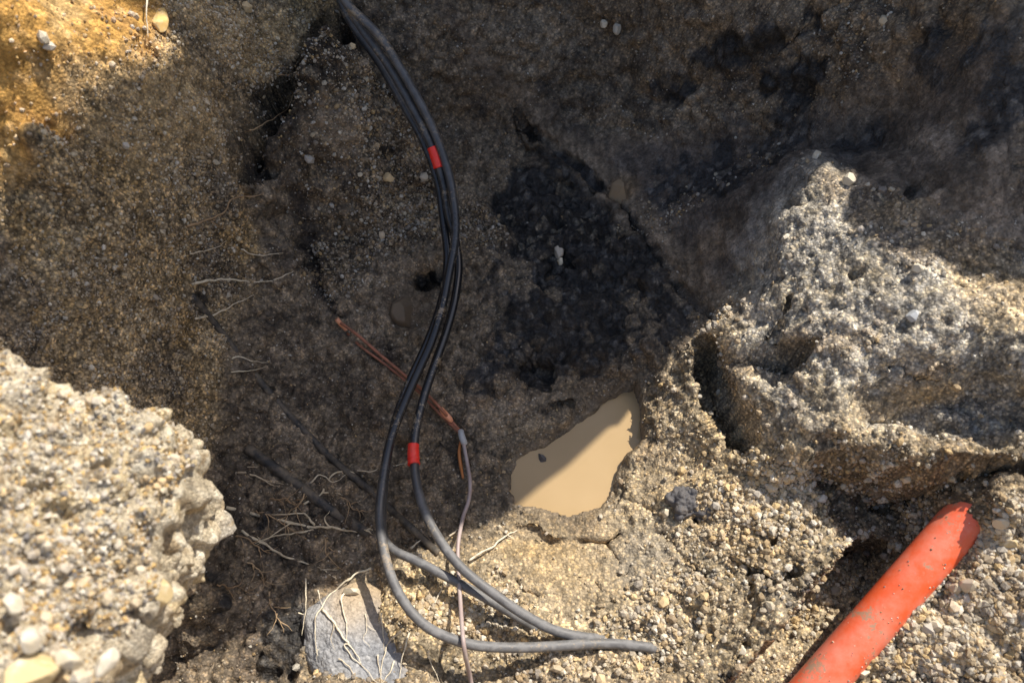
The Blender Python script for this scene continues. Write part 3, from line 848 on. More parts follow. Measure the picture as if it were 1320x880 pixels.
def stone_mesh(name, seed, mat, sub=2, angular=.22):
    rng = np.random.default_rng(seed)
    bm = bmesh.new()
    bmesh.ops.create_icosphere(bm, subdivisions=sub, radius=1)
    V = np.array([v.co for v in bm.verts])
    cut = rng.normal(size=(9, 3)); cut /= np.linalg.norm(cut, axis=1, keepdims=True)
    for c, h in zip(cut, rng.uniform(.55, .9, 9)):       # flattened faces
        dd = V @ c
        V = V - np.clip(dd - h, 0, None)[:, None] * c * .85
    V = V * (1 + angular * .5 * fbm(V + seed, .7, 2, seed)[:, None]) * rng.uniform(.65, 1.1, 3)
    for v, c in zip(bm.verts, V):
        v.co = c
    me = bpy.data.meshes.new(name); bm.to_mesh(me); bm.free()
    me.materials.append(mat)
    me.polygons.foreach_set('use_smooth', np.full(len(me.polygons), sub > 1))
    return me


SMALL = [stone_mesh('stone', 50 + k, MAT_STONE, 1) for k in range(10)]


def scatter_stones(parent, pos, nrm, size):
    for p_, n_, s_ in zip(pos, nrm, size):
        o = bpy.data.objects.new('stone', random.choice(SMALL))
        o.location = p_ + n_ * s_ * .25
        o.rotation_euler = (random.uniform(0, 6.28), random.uniform(0, 6.28), random.uniform(0, 6.28))
        o.scale = (s_,) * 3
        o.parent = parent
        COL.objects.link(o)


k = pick(w_sand * (.1 + M_corner) + .02 * M_left + .04 * M_specks, 150)
scatter_stones(ground, PD[k], ND[k], RNG.uniform(.0065, .0125, 150) * RNG.choice([.8, 1, 1.25], 150))


# ------------------------------------------------------------------ lumps: rock, boulder, clods
def lump(name, outline, centre, zedge, dome, depth_, mat, ref, naz=160, nr=60, rough1=.01, s1=.05, rough2=.004, s2=.015, power=3.0, tints=None, parent=None, pits=(), square=2.0, facets=0, **props):
    """A closed lump whose outline is seen along the given sight lines; ref = heights (at px 0) and slope per px."""
    cx, cy = centre
    op = np.array(outline, float)
    op = spline(np.vstack([op, op[:1]]), 6)[:-1]
    an = np.arctan2(op[:, 1] - cy, op[:, 0] - cx); rd = np.hypot(op[:, 0] - cx, op[:, 1] - cy)
    o_ = np.argsort(an); an, rd = an[o_], rd[o_]
    A = np.linspace(-np.pi, np.pi, naz, endpoint=False)
    Rr = np.interp(A, np.concatenate([an - 2 * np.pi, an, an + 2 * np.pi]), np.tile(rd, 3))
    B = np.array([on_level(cx + r * math.cos(a), cy + r * math.sin(a), zedge(cx + r * math.cos(a), cy + r * math.sin(a))) for a, r in zip(A, Rr)])
    c3 = on_level(cx, cy, zedge(cx, cy))
    V = []
    s = np.linspace(0.02, 1, nr)
    for q in s:
        Pq = c3 + (B - c3) * q
        Pq[:, 2] += dome * (1 - q ** power) ** (1 / square)
        V.append(Pq)
    for q in s[::-1][1:]:
        Pq = c3 + (B - c3) * q
        Pq[:, 2] -= depth_ * (1 - q ** 2) ** .5
        V.append(Pq)
    V = np.array(V)
    nn_ = V.shape[0]
    G = V
    du = np.roll(G, -1, 1) - np.roll(G, 1, 1); dv = np.gradient(G, axis=0)
    Nn = np.cross(du, -dv).reshape(-1, 3)
    Nn /= np.maximum(np.linalg.norm(Nn, axis=1, keepdims=True), 1e-12)
    V = V.reshape(-1, 3)
    if Nn[: naz * 3, 2].mean() < 0:
        Nn = -Nn
    a1, _, va = worley(V, s1, 61); a2, _, vb = worley(V, s2, 62)
    nb = fbm(V, s1 * 2.2, 3, 63); nf = fbm(V, s2 * .6, 2, 64)
    dsp = rough1 * (np.clip(1 - a1 * 1.2, 0, 1) - .4) + rough1 * 1.1 * nb + rough2 * (np.clip(1 - a2 * 1.25, 0, 1) - .4) + rough2 * .35 * nf
    for (px, py, r, dep) in pits:
        pc = on_level(px, py, zedge(px, py) + dome)
        dsp -= dep * .5 * sstep(r * 1.15, r * .1, np.hypot((V[:, 0] - pc[0]) * (1 + .3 * math.sin(px)) + nb * .028, (V[:, 1] - pc[1]) * (1 - .3 * math.sin(px)) + nf * .012 - nb * .02)) * (np.arange(len(V)) < naz * nr)
    V = V + Nn * dsp[:, None]
    if facets:
        rg_ = np.random.default_rng(int(cx * 7 + cy * 13))
        mid, ext = V.mean(0), (V.max(0) - V.min(0)) / 2
        for _ in range(facets):
            nv = rg_.normal(size=3); nv[2] = abs(nv[2]) * .8; nv /= np.linalg.norm(nv)
            dd = ((V - mid) / ext) @ nv
            V -= np.clip(dd - rg_.uniform(.45, .82) * (1.1 if nv[2] < .3 else 1), 0, None)[:, None] * nv * ext * .95
    i, j = np.meshgrid(np.arange(nn_ - 1), np.arange(naz), indexing='ij')
    j2 = (j + 1) % naz
    F = np.stack([i * naz + j, (i + 1) * naz + j, (i + 1) * naz + j2, i * naz + j2], -1).reshape(-1, 4)
    V = np.vstack([V, V[:naz].mean(0), V[-naz:].mean(0)])
    jj = np.arange(naz); jn = (jj + 1) % naz
    e0, e1 = len(V) - 2, len(V) - 1
    F = np.vstack([F, np.stack([np.full(naz, e0), jj, jn, jn], 1), np.stack([(nn_ - 1) * naz + jj, np.full(naz, e1), (nn_ - 1) * naz + jn, (nn_ - 1) * naz + jn], 1)])
    at2 = None
    if tints is not None:
        at2 = {'tint': np.vstack([tints(V[:-2], va, vb, nb, nf), [[.4, .33, .22]] * 2]), 'wet': np.zeros(len(V))}
    o = link(name, quads_to_mesh(name, V, F, mat, True, at2), parent, **props)
    return o, V, Nn, naz * nr


def rock_tint(V, va, vb, nb, nf):
    c = np.tile(np.array((.42, .352, .245)), (len(V), 1))
    c = fade(c, (.34, .305, .25), sstep(.1, .6, nb))
    c = fade(c, (.56, .43, .22), sstep(.66, .84, va) * .5)
    c = fade(c, (.58, .52, .40), sstep(.7, .85, vb) * .7)
    c = fade(c, (.28, .2, .11), sstep(.82, .95, 1 - vb) * .7)
    return c * (1 + .2 * nf + .12 * nb)[:, None]


rock, RV, RN, nt_ = lump('rock', [(22, 468), (60, 502), (104, 518), (136, 512), (174, 520), (206, 524), (224, 534), (230, 556), (248, 562), (262, 584), (260, 610), (252, 634), (232, 652), (204, 688),
                 (196, 720), (206, 752), (196, 780), (174, 796), (162, 826), (138, 844), (132, 890), (120, 990), (40, 1060), (-130, 1060), (-260, 900), (-270, 640), (-150, 480), (-40, 464)],
                (40, 730), lambda x, y: .50 + (278 - x) * .00045 + (y - 600) * -.0001, .07, .30, MAT_ROCK, None, 760, 330, .032, .042, .0095, .016, 3.0, rock_tint,
                pits=((75, 655, .026, .055), (145, 716, .018, .04), (30, 612, .020, .045), (20, 690, .018, .035), (78, 800, .014, .035), (118, 590, .014, .03), (60, 560, .012, .03), (170, 600, .011, .025), (100, 720, .010, .03), (185, 660, .010, .025), (40, 520, .012, .025), (150, 780, .012, .03)),
                label='big pale sunlit lump of gravelly rock in the lower left corner', category='rock')
RN = np.vstack([RN, [[0, 0, 1]] * 2])


def on_rock(n):
    w_ = np.linalg.norm(np.diff(RV[:nt_ + 1], axis=0), axis=1)
    g = RV[:nt_]
    d_ = (g - CAM) @ FWD
    px_ = g[:, 0] / d_ * FPX + 660; py_ = 440 - ((g - CAM) @ UPV) / d_ * FPX
    rr = np.repeat(np.linspace(.02, 1, nt_ // 760), 760)
    w_ = np.where((px_ > -30) & (py_ < 910), rr, 0)
    return RNG.choice(nt_, n, p=w_ / w_.sum())


k = on_rock(5200)
s = .0016 + .004 * RNG.random(5200) ** 2
grains('gravel', RV[k] + RN[k] * (s * .3)[:, None], s, PAL[RNG.integers(0, 9, 5200)] * RNG.uniform(.7, 1.0, (5200, 1)), 'oct', rock)
k = on_rock(110)
scatter_stones(rock, RV[k], RN[k], RNG.uniform(.005, .0095, 110))


# pale stones wedged on the lower edge of the rock
def big_stone(name, px, py, z, rx, ry, rz, rot, mat, seed, label, lift=None, sub=3):
    o = link(name, stone_mesh(name, seed, mat, sub, .3), label=label, category='stone')
    p_ = on_level(px, py, z) if z is not None else at(px, py, lift or 0)
    o.location = p_
    o.scale = (rx, ry, rz)
    o.rotation_euler = (0, 0, R(rot))
    return o


def ring(cx, cy, rx, ry, n=10, rot=0, seed=1):
    rg = random.Random(seed)
    r_ = []
    for q in range(n):
        a = 2 * math.pi * q / n
        k_ = rg.uniform(.85, 1.12)
        x, y = rx * k_ * math.cos(a), ry * k_ * math.sin(a)
        r_.append((cx + x * math.cos(rot) - y * math.sin(rot), cy + x * math.sin(rot) + y * math.cos(rot)))
    return r_


def stone_lump(outline, c, z, dome, dep, mat, label, name='stone', **kw):
    a = dict(naz=72, nr=28, rough1=.003, s1=.03, rough2=.0010, s2=.009, power=2.4, facets=11)
    a.update(kw)
    return lump(name, outline, c, (lambda x, y: z), dome, dep, mat, None, label=label, category=a.pop('cat', 'stone'), **a)[0]


ZR = .655
stone_lump([(2, 880), (4, 848), (20, 838), (48, 836), (68, 845), (72, 860), (60, 880), (40, 900), (10, 905)], (36, 868), ZR, .022, .03, MAT_YELLOW, 'large pale yellow stone with a rounded top in the bottom left corner')
stone_lump([(72, 842), (86, 836), (102, 842), (106, 854), (96, 866), (82, 866)], (90, 852), ZR - .01, .016, .02, MAT_WHITE, 'squarish white stone beside the large yellow stone')
stone_lump([(80, 884), (98, 862), (114, 853), (120, 858), (112, 876), (100, 890)], (100, 873), ZR - .02, .014, .02, MAT_WHITE, 'slanting white wedge stone at the bottom edge of the photo')
stone_lump([(116, 858), (134, 840), (150, 826), (160, 832), (150, 850), (136, 866), (122, 874)], (136, 851), ZR - .03, .014, .02, MAT_WHITE, 'long pale stone leaning at the right of the white stones')
stone_lump([(3, 770), (12, 760), (24, 768), (26, 782), (14, 792), (4, 786)], (14, 776), ZR + .015, .012, .02, MAT_WHITE, 'white stone at the left photo edge above the yellow stone')
stone_lump([(28, 820), (36, 806), (46, 812), (44, 836), (32, 840)], (37, 823), ZR + .02, .014, .02, MAT_WHITE, 'upright pale stone standing just above the large yellow stone')
stone_lump([(186, 762), (200, 742), (216, 750), (219, 764), (206, 780), (191, 777)], (202, 762), .53, .02, .03, MAT_YELLOW, 'pale cream knob of stone at the right edge of the lower left rock')

# grey boulder under the cables
def boulder_tint(V, va, vb, nb, nf):
    c = np.tile(np.array((.245, .247, .25)), (len(V), 1))
    c = fade(c, (.35, .33, .30), sstep(-.1, .4, nb) * .5)
    c = fade(c, (.40, .39, .37), sstep(.8, .95, vb) * .4)
    e = at(470, 800)
    m = sstep(-.04, .05, (V[:, 0] - e[0]) * .75 + (V[:, 1] - e[1]) * .75 + nb * .06)
    c = fade(c, (.40, .30, .185), m)
    return c * (1 + .18 * nf + .15 * nb)[:, None]


boulder = stone_lump([(392, 800), (400, 784), (428, 768), (462, 748), (498, 762), (530, 800), (556, 850), (580, 900), (590, 960), (500, 1000), (420, 960), (404, 870), (394, 835)], (470, 860), .006, .048, .16, MAT_SLAB,
           'grey rounded boulder draped with white roots at the bottom of the photo', name='boulder', cat='boulder', tints=boulder_tint, naz=220, nr=90, rough1=.010, s1=.06, rough2=.0022, s2=.011, power=3.0, facets=0)
# dark clod in the sunlit floor
for (ol, c, lab) in (([(856, 640), (870, 628), (892, 624), (912, 632), (924, 648), (918, 668), (898, 664), (874, 668)], (890, 646), 'charcoal grey broken clod on the sunlit floor right of the puddle'),):
    g_ = at(*c)
    stone_lump(ol, c, g_[2] + .002, .014, .03, MAT_DARK, lab, name='clod', cat='clod', naz=110, nr=40, rough1=.015, s1=.022, rough2=.004, s2=.008, power=2.2, facets=0)


def spot_stone(px, py, rx, ry, mat, label, hgt=.4, rot=0, seed=3, up=.006, **kw):
    g_ = at(px, py)
    sc = ((g_ - CAM) @ FWD) / FPX
    return stone_lump(ring(px, py, rx, ry, 11, rot, seed), (px, py), g_[2] + up, min(rx, ry) * sc * hgt * 2, min(rx, ry) * sc * 1.2, mat, label, **kw)


spot_stone(520, 398, 22, 24, MAT_BROWN, 'smooth brown stone half sunk in the shaded floor left of the cables', .35, seed=4)
spot_stone(800, 246, 15, 13, MAT_OCHRE if False else stone_mat('tan_stone', [(.26, .18, .10), (.26, .18, .10)], grain=70), 'tan round stone set in the crease at the foot of the dark bank', .5, seed=5)
spot_stone(795, 36, 5, 7, MAT_WHITE, 'small bright white pebble high on the dark far bank', .6, seed=6)
spot_stone(778, 30, 5, 4, MAT_WHITE, 'small pale chip left of the bright white pebble on the far bank', .5, seed=7)
spot_stone(1177, 407, 9, 7, stone_mat('light_grey_stone', [(.42, .43, .43), (.42, .43, .43)], grain=90), 'light grey round pebble on the sunlit mound', .6, seed=8)
spot_stone(858, 660, 6, 7, MAT_WHITE, 'white pebble beside the charcoal clod', .6, seed=9)
spot_stone(958, 732, 6, 10, MAT_WHITE, 'long white pebble on the sandy floor left of the orange pipe', .5, rot=-.6, seed=10)
spot_stone(958, 838, 8, 7, MAT_WHITE, 'white pebble on the floor between the cable ends and the orange pipe', .6, seed=11)
spot_stone(1250, 754, 13, 11, MAT_WHITE, 'largest white chunk in the gravel right of the orange pipe', .6, seed=12)
spot_stone(1183, 798, 9, 7, MAT_YELLOW, 'yellow pebble in the gravel touching the orange pipe', .6, seed=13)
spot_stone(1203, 806, 12, 10, MAT_WHITE, 'bright white chunk beside the yellow pebble in the gravel', .6, rot=.6, seed=14)
spot_stone(1112, 866, 11, 10, MAT_WHITE, 'white chunk against the lower edge of the orange pipe', .6, seed=15)
spot_stone(1192, 758, 14, 9, MAT_DARK, 'dark grey lump leaning on the orange pipe', .7, rot=-.3, seed=16, up=.012, cat='clod', name='clod')
spot_stone(1300, 700, 12, 10, MAT_YELLOW, 'pale yellow chunk in the gravel near the right photo edge', .6, seed=17)
spot_stone(1290, 672, 10, 12, MAT_WHITE, 'cream chunk above the pale yellow one at the right', .6, seed=18)
spot_stone(453, 762, 11, 7, MAT_WHITE, 'flat white stone on top of the grey boulder', .5, seed=19, up=.02)
spot_stone(206, 22, 10, 16, MAT_OCHRE, 'rounded ochre stone standing beside a thin white root in the top left', .5, seed=20, up=.004)
spot_stone(1095, 230, 9, 8, MAT_WHITE, 'pale stone on the shoulder of the mound by its sunlit tip', .6, seed=21)
spot_stone(1052, 200, 6, 5, MAT_WHITE, 'white pebble on the very tip of the sunlit mound', .6, seed=22)
spot_stone(500, 228, 9, 6, MAT_STONE, 'cream pebble on the shaded slope left of the upper red tape', .5, seed=23)
spot_stone(720, 322, 7, 9, MAT_STONE, 'buff pebble in the middle of the black soil', .5, seed=24)
spot_stone(722, 336, 4, 4, MAT_WHITE, 'tiny white chip just under the buff pebble in the black soil', .5, seed=25)
spot_stone(1185, 345, 10, 7, MAT_WHITE, 'pale stone on the sunlit rim of the mound under the dark notch', .5, seed=26)

# dark wet stone in the puddle
g_ = at(699, 590)
stone_lump(ring(699, 590, 9, 11, 11, .2, 31), (699, 590), .002, .012, .03, MAT_DARK, 'small black stone poking out of the muddy puddle')

# ------------------------------------------------------------------ cables
RC = .0090


def path(pl):
    return [on_level(x, y, z) for x, y, z in pl]


c1 = path([(425, -40, .55), (445, 2, .50), (492, 50, .45), (530, 110, .385), (558, 165, .33), (577, 220, .28), (586, 270, .24), (587, 310, .212), (580, 352, .188), (571, 395, .168), (558, 435, .152), (540, 475, .138),
           (520, 520, .125), (503, 565, .115), (493, 615, .105), (489, 660, .10), (494, 705, .112), (506, 745, .120), (525, 780, .124), (553, 808, .120), (590, 826, .114), (625, 833, .106), (680, 833, .092), (740, 831, .074),
           (790, 830, .063), (830, 833, .056), (866, 839, .022)])
c2 = path([(422, -40, .52), (461, 30, .455), (502, 85, .40), (533, 140, .345), (557, 190, .30), (571, 235, .255), (578, 275, .21), (588, 310, .175), (592, 345, .155), (587, 385, .14), (576, 425, .127), (560, 470, .117),
           (545, 515, .107), (535, 555, .10), (533, 590, .097), (538, 630, .099), (552, 670, .105), (575, 708, .112), (602, 738, .113), (640, 767, .106), (680, 793, .092), (720, 813, .078), (755, 822, .064), (785, 825, .04), (805, 826, .02)])
c3 = path([(416, -40, .50), (452, 30, .43), (491, 85, .37), (523, 140, .32), (549, 190, .275), (565, 240, .23), (572, 285, .19), (577, 330, .155), (573, 370, .132), (562, 410, .118), (546, 450, .105), (526, 495, .093),
           (508, 545, .083), (497, 600, .075), (492, 650, .070), (494, 690, .078), (508, 709, .087), (535, 722, .090), (565, 737, .088), (592, 751, .081), (630, 772, .069), (670, 795, .055), (710, 820, .03)])
def up_bank(off):
    return [np.array([x, y + off, float(sample(H, xs, ys, x, y + off)) + .03]) for x, y in ((-1.15, 1.0), (-.92, .90), (-.74, .80), (-.58, .70), (-.46, .62))]


c1, c2, c3 = up_bank(.02) + c1, up_bank(-.005) + c2, up_bank(-.03) + c3
D1 = [.6, .6, .55, .6, .6, .5, .3, .05, .0, .05, .1, .45, .95, 1, 1, 1, 1, 1]
cable1 = tube('power_cable', c1, RC, MAT_CABLE, n=14, attrs={'dust': D1}, label='black cable bending furthest left and lowest, over the grey boulder', category='cable', group='black power cables hanging in the pit')
cable2 = tube('power_cable', c2, RC, MAT_CABLE, n=14, attrs={'dust': [.5, .5, .45, .5, .45, .3, .1, 0, .05, .1, .3, .9, 1, 1, 1, 1]}, label='black cable with two red tape bands, the right one in the lower half', category='cable', group='black power cables hanging in the pit')
cable3 = tube('power_cable', c3, RC * .95, MAT_CABLE, n=14, attrs={'dust': [.5, .5, .4, .4, .3, .1, 0, 0, .1, .3, .7, 1, 1, 1]}, label='black cable tucked behind the left one, branching off to the right near the boulder', category='cable', group='black power cables hanging in the pit')


def band(parent, pl, at_i, length):
    """A ring of tape round a cable at the point of the path nearest to path point AT_I."""
    c = spline(pl, 14)
    i0 = int(np.argmin(np.linalg.norm(c - np.array(at_i), axis=1)))
    acc, a, b_ = 0, i0, i0
    while b_ < len(c) - 2 and acc < length / 2:
        acc += np.linalg.norm(c[b_ + 1] - c[b_]); b_ += 1
    acc = 0
    while a > 1 and acc < length / 2:
        acc += np.linalg.norm(c[a] - c[a - 1]); a -= 1
    seg = spline(c[a:b_ + 1], 3)
    rr = np.full(len(seg), RC + .0022) + np.random.default_rng(1).normal(0, .0004, len(seg)) + .0007 * (np.arange(len(seg)) > len(seg) * .35)
    V, F = tube_arrays(seg, rr, 16, .02)
    return link('tape_band', quads_to_mesh('tape_band', V, F, MAT_TAPE), parent)


band(cable2, c2, on_level(561, 202, .288), .040)
band(cable2, c2, on_level(533, 584, .097), .036)

tube('old_cable', [at(x, y, l) for x, y, l in ((246, 380, -.004), (275, 415, .001), (300, 447, -.002), (330, 485, .001), (360, 520, -.002), (390, 553, .001), (420, 583, -.003), (450, 610, .001), (478, 632, -.003), (505, 658, .002), (530, 680, .016), (550, 699, .014), (566, 713, .0))],
     .0078, MAT_OLD, n=6, sides=10, label='thin old black cable half buried along the left floor', category='cable')
tube('old_pipe', [at(x, y, l) for x, y, l in ((319, 578, .006), (350, 600, .002), (380, 622, .000), (410, 645, -.002), (440, 666, -.004), (470, 684, -.003), (492, 697, -.006))],
     .0112, MAT_OLD, n=6, sides=12, label='short black pipe end lying among the roots at left', category='pipe')

# gravel thrown over the buried cable ends
tip = np.vstack([np.array(c1[-1]) + RNG.normal(0, 1, (70, 3)) * (.016, .010, .004) + (-.004, 0, .012),
                 np.array(c2[-2]) + RNG.normal(0, 1, (30, 3)) * (.02, .006, .003) + (0, 0, .010)])
grains('gravel', tip, RNG.uniform(.0025, .0075, len(tip)), PAL[RNG.integers(0, len(PAL), len(tip))], 'ico', ground)

# ------------------------------------------------------------------ earth wire
ew = bpy.data.objects.new('earth_wire', None)
ew.location = at(596, 563, .02); COL.objects.link(ew)
ew['label'] = 'bare copper earth wire joined by a grey ferrule to a thin pinkish wire'; ew['category'] = 'wire'


def part(o, root=ew):
    o.parent = root
    o.matrix_parent_inverse = root.matrix_basis.inverted()
    return o


part(tube('copper_strand', [at(x, y, l) for x, y, l in ((436, 414, .006), (460, 431, .016), (490, 457, .022), (520, 482, .022), (545, 503, .024), (566, 524, .024), (583, 544, .024), (595, 558, .024))], .0034, MAT_COPPER, n=6, sides=8))
part(tube('copper_strand', [at(x, y, l) for x, y, l in ((448, 430, .004), (466, 447, .010), (492, 466, .014), (520, 488, .018), (545, 510, .02), (563, 529, .022), (580, 546, .022), (594, 560, .022))], .003, MAT_COPPER, n=6, sides=8))
part(tube('crimp_tip', [at(x, y, .010 + .001 * q) for q, (x, y) in enumerate(((434, 411), (438, 416), (443, 421), (447, 425)))], .0052, MAT_BRIGHTCOPPER, n=4, sides=10))
part(tube('clamp', [at(x, y, .027) for x, y in ((569, 527), (573, 533), (578, 538), (582, 543))], [.005, .0072, .0068, .005], MAT_BRIGHTCOPPER, n=4, sides=10))
part(tube('frayed_strand', [at(x, y, l) for x, y, l in ((594, 566, .022), (592, 582, .014), (594, 600, .010), (597, 616, .006))], [.002, .0036, .004, .0025], MAT_ORANGESTRAND, n=5, sides=7))
part(tube('ferrule', [at(x, y, .026) for x, y in ((594, 556), (595, 561), (597, 567), (599, 572))], .0068, MAT_FERRULE, n=4, sides=12))
wl = [at(x, y, l) for x, y, l in ((597, 568, .026), (602, 595, .022), (606, 622, .02), (604, 645, .024), (597, 666, .032), (592, 690, .034), (590, 712, .045))]
wl += path([(591, 740, .082), (593, 770, .090), (595, 800, .112), (597, 824, .131), (600, 845, .112), (606, 872, .05), (612, 905, .02)])
part(tube('wire', wl, .0040, MAT_WIRE, n=8, sides=8))

# ------------------------------------------------------------------ orange pipe
pz = .170
axis_pts = np.array([on_level(1241, 671, .215), on_level(1040, 900, .065)])
ax_ = (axis_pts[0] - axis_pts[1])
axis_pts = np.array([axis_pts[1] - ax_ * .5, axis_pts[1], axis_pts[1] + ax_ * .5, axis_pts[0], axis_pts[0] + ax_ * .12])
pipe = tube('conduit_pipe', axis_pts, .0370, MAT_PIPE, n=14, sides=48, label='orange red plastic pipe half buried in gravel at the lower right', category='pipe')

pa, pb = axis_pts[1], axis_pts[3]
n = 620
t_ = RNG.random(n); a_ = RNG.normal(-.15, .30, n)
axd = (pb - pa) / np.linalg.norm(pb - pa)
side = np.cross(axd, [0, 0, 1.0]); side /= np.linalg.norm(side); upd = np.cross(side, axd)
k_ = RNG.random(n) < .12
a_ = np.where(k_, RNG.uniform(0, 2.6, n), a_)
pp = pa + (pb - pa) * t_[:, None] + (np.cos(a_)[:, None] * side + np.sin(a_)[:, None] * upd) * .0372
grains('dirt_crumbs', pp, np.where(k_, RNG.uniform(.0008, .002, n), RNG.uniform(.0015, .006, n)), PAL[RNG.integers(0, len(PAL), n)] * .9, 'ico', pipe)

# ------------------------------------------------------------------ roots
def root(label, branches, mat=MAT_ROOT, group=None, r=.0022):
    """One root: each branch is a list of (sight line x, y, lift) with its own taper, all in one mesh."""
    VS, FS, off = [], [], 0
    for br in branches:
        rb = r
        if isinstance(br, tuple):
            br, rb = br
        P_ = []
        for q in br:
            x, y = q[0], q[1]; l = q[2] if len(q) > 2 else .006
            P_.append(at(x + random.uniform(-1.2, 1.2), y + random.uniform(-1.2, 1.2), l + random.uniform(0, .003)))
        c = spline(P_, 7)
        c += np.stack([vnoise(c, .012, 71 + z_) for z_ in range(3)], 1) * .0022
        rad = rb * (.8 if group == 'white roots over the grey boulder' else 1.25) * np.linspace(1, .22, len(c)) * (1 + .25 * vnoise(c, .008, 75))
        V, F = tube_arrays(c, rad, 6)
        VS.append(V); FS.append(F + off); off += len(V)
    o = link('root', quads_to_mesh('root', np.vstack(VS), np.vstack(FS), mat), None, label=label, category='root')
    if group:
        o['group'] = group
    return o


GR = 'roots poking out of the pit wall'
root('longest straight pale root high on the left floor', [[(248, 366), (268, 361), (300, 360), (325, 364), (350, 362), (388, 363)], ([(352, 362), (372, 352), (388, 344)], .0012)], group=GR, r=.0024)
root('pale root slanting up to the right above the thin old black cable', [[(252, 410), (275, 405), (300, 394), (326, 381)]], group=GR, r=.0022)
root('short kinked pale root crossing the thin old black cable', [[(292, 465), (312, 459), (325, 465), (350, 467)]], group=GR, r=.0018)
root('faint short root just below the short kinked root', [[(298, 480), (322, 477), (346, 471)]], group=GR, r=.0013)
root('thin wavy root above the longest straight root', [[(245, 326), (270, 322), (292, 312)], [(310, 322), (332, 328), (360, 326), (382, 322)]], group=GR, r=.0013)
root('tan forked root hanging under the left bank lip', [[(240, 292), (285, 276), (300, 258), (330, 252), (352, 244)], ([(272, 284), (290, 296)], .0012)], MAT_ROOT_BROWN, group=GR, r=.002)
root('thin root arching across the dark recess in the left bank', [[(322, 170), (345, 158), (372, 140)], ([(372, 140), (378, 118)], .001)], MAT_ROOT_BROWN, group=GR, r=.0015)
root('short root sticking out below the left bank lip near the top', [[(362, 97, .01), (380, 97, .012), (402, 101, .012)]], MAT_ROOT_BROWN, group=GR, r=.0018)
root('thin white root hanging at the top left beside the ochre stone', [[(189, -6, .02), (190, 15, .02), (191, 32, .018), (192, 50, .012)]], group=GR, r=.0014)
root('brown branching root with a bright broken tip reaching the cables', [
    ([(292, 654), (330, 663), (365, 672), (400, 677), (425, 680), (445, 684), (462, 685), (482, 683, .014)], .0032),
    ([(378, 660), (398, 645), (415, 635), (428, 612), (440, 606), (455, 608), (462, 618)], .0022), ([(415, 635), (440, 636)], .0014),
    ([(405, 675), (392, 662), (372, 662), (350, 664)], .0018), ([(405, 680), (380, 688), (350, 692), (330, 700)], .0018), ([(425, 680), (418, 668), (426, 656)], .0014),
    ([(375, 672), (352, 690), (332, 702)], .0014), ([(472, 684, .014), (480, 680, .014)], .0018), ([(472, 685, .014), (481, 689, .014)], .0018)], MAT_ROOT, group=GR, r=.0028)
root('brown root running down to the right with a pale bare end', [([(312, 684), (345, 702), (370, 718), (392, 724), (415, 733), (434, 745)], .0024), ([(412, 735), (436, 733)], .0012), ([(345, 702), (330, 690)], .0012)], group=GR, r=.002)
root('short pale forked root near the short black pipe end', [([(306, 608), (325, 612), (345, 622), (358, 628)], .002), ([(340, 618), (366, 624)], .0012), ([(318, 602), (334, 602)], .001)], group=GR, r=.002)
root('wispy root between the short black pipe end and the cables', [([(400, 622), (412, 612), (430, 620), (445, 612)], .0014), ([(462, 605), (480, 608), (487, 603)], .0013), ([(500, 601), (525, 597)], .0012)], MAT_ROOT, group=GR, r=.0015)
rg = random.Random(5)
for x, y, ln_, a, lab in ((300, 690, 60, .45, 'hair thin brown root running under the pale ended brown root'), (322, 722, 45, .9, 'hair thin brown root curling down in the dark soil below the pale ended root'),
                          (395, 640, 50, 2.3, 'hair thin brown root looping beside the branching root'), (352, 640, 40, .2, 'hair thin brown root between the short black pipe end and the branching root'),
                          (345, 760, 55, 1.2, 'hair thin brown root low in the dark gap left of the boulder'), (282, 755, 50, .15, 'hair thin brown root in the shade close to the lower left rock'),
                          (420, 690, 35, 1.4, 'hair thin brown root hanging under the tip of the branching root'), (330, 655, 75, .55, 'hair thin brown root crossing beneath the branching root'),
                          (440, 640, 40, .6, 'hair thin brown root close to the left cable')):
    side_ = [([(x + ln_ * k__ * math.cos(a), y + ln_ * k__ * math.sin(a)), (x + ln_ * k__ * math.cos(a) + 10 * math.cos(a + b__), y + ln_ * k__ * math.sin(a) + 10 * math.sin(a + b__)), (x + ln_ * k__ * math.cos(a) + rg.uniform(18, 34) * math.cos(a + b__ * 1.4), y + ln_ * k__ * math.sin(a) + rg.uniform(18, 34) * math.sin(a + b__ * 1.4))], .0010) for k__, b__ in ((.2, .7), (.4, -.8), (.6, .6), (.75, -.5))]
    root(lab, side_ + [[(x + ln_ * t__ * math.cos(a) + rg.uniform(-4, 4), y + ln_ * t__ * math.sin(a) + rg.uniform(-4, 4)) for t__ in (0, .25, .5, .75, 1)]], MAT_ROOT_BROWN, group='hair thin brown roots in the dark lower left', r=.0014)
GB = 'white roots over the grey boulder'
LB = .004
bv = BVHTree.FromPolygons([v.co for v in boulder.data.vertices], [tuple(p.vertices) for p in boulder.data.polygons])
ground_at = at


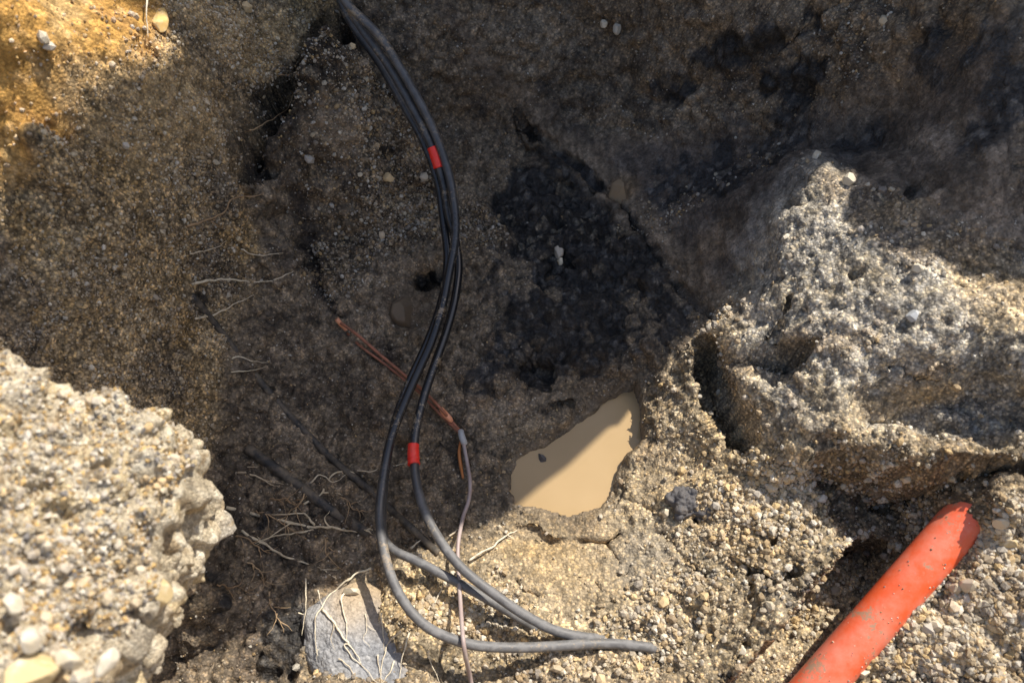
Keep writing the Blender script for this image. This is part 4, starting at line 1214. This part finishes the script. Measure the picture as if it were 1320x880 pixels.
def at(px, py, lift=0.0):
    d_ = Vector(ray(px, py)).normalized()
    h_, _, _, t_h = bv.ray_cast(Vector(CAM), d_)
    g0 = ground_at(px, py, 0)
    if h_ is not None and (np.array(h_) - CAM) @ FWD < (g0 - CAM) @ FWD:
        return np.array(h_) - np.array(d_) * min(lift, .004)
    return ground_at(px, py, min(lift, .02))
root('white root curling from the left cable down the left side of the grey boulder', [([(478, 732, .03), (462, 738, .03), (448, 748, .035), (432, 760, .045), (418, 778, .05), (407, 797, LB), (406, 815, LB), (408, 835, LB), (412, 845, .045)], .0026),
      ([(410, 836, LB), (407, 850, .045)], .001)], group=GB)
root('white root zigzagging diagonally across the grey boulder to the bottom edge', [([(416, 785, .045), (432, 805, LB), (443, 820, LB), (449, 829, LB), (443, 833, LB), (456, 848, LB), (470, 862, LB), (490, 885, LB)], .0028), ([(449, 829, LB), (462, 845, LB), (468, 858, LB)], .0018),
      ([(411, 758, .03), (413, 772, .04), (416, 785, .045)], .0014)], group=GB)
root('white root dropping straight over the top of the grey boulder', [([(446, 758, .045), (441, 775, LB), (444, 795, LB), (447, 818, LB), (448, 828, LB)], .0024)], group=GB)
root('forked white root at the bottom edge right of the zigzag root', [([(515, 812, .045), (502, 826, .05), (497, 840, LB), (493, 862, LB), (492, 885, LB)], .0022), ([(486, 845, LB), (487, 856, LB), (492, 872, LB)], .0018), ([(508, 852, .045), (504, 866, LB), (492, 882, LB)], .0022), ([(490, 788, .04), (494, 815, .045), (497, 840, LB)], .0014)], group=GB)
root('slender white root standing between the forked root and the cable shadow', [([(527, 815, .04), (520, 840, .04), (516, 860, .04), (514, 885, .04)], .0022), ([(527, 815, .04), (522, 810, .035)], .0012)], group=GB)
root('thin white root at the foot of the lowest cable shadow', [([(554, 838, .02), (553, 848, .02), (560, 862, .02), (568, 885, .02)], .0018)], group=GB)
root('finest white root looping on the middle of the grey boulder', [([(425, 792, LB), (430, 808, LB), (426, 822, LB), (431, 838, LB)], .0013), ([(430, 808, LB), (440, 806, LB)], .0009)], group=GB)
root('small forked white root near the right edge of the grey boulder', [([(470, 790, LB), (474, 806, LB), (470, 822, LB), (476, 836, LB)], .0013), ([(474, 806, LB), (484, 814, LB)], .001)], group=GB)
root('white root lying along the foot of the grey boulder at the bottom edge', [([(436, 850, LB), (448, 858, LB), (455, 872, LB), (462, 885, LB)], .0015)], group=GB)
root('pale root hanging in the dark gap left of the grey boulder', [([(395, 745, .03), (393, 780, .03), (391, 800, .03), (390, 818, .03)], .0018), ([(384, 790, .02), (394, 793, .03)], .0018)], group=GB)
root('tan twig lying on the sunny floor right of the pinkish wire', [([(604, 722, .006), (630, 706, .008), (652, 690, .008), (668, 682, .006)], .0022), ([(652, 690, .008), (664, 694, .004)], .0012)], MAT_ROOT, group='twigs on the sunny floor')
root('short tan twig between the lower cables', [([(578, 692, .02), (586, 684, .02), (592, 680, .02)], .0018)], MAT_ROOT, group='twigs on the sunny floor')
root('pale splinter under the branching cable', [([(528, 706, .012), (538, 700, .014), (546, 694, .012)], .0018)], MAT_ROOT, group='twigs on the sunny floor')
root('straw lying across the soil inside the cable loop', [([(560, 778, .006), (566, 765, .01), (572, 752, .01)], .0016)], MAT_ROOT, group='twigs on the sunny floor')
print('built', len(bpy.data.objects))
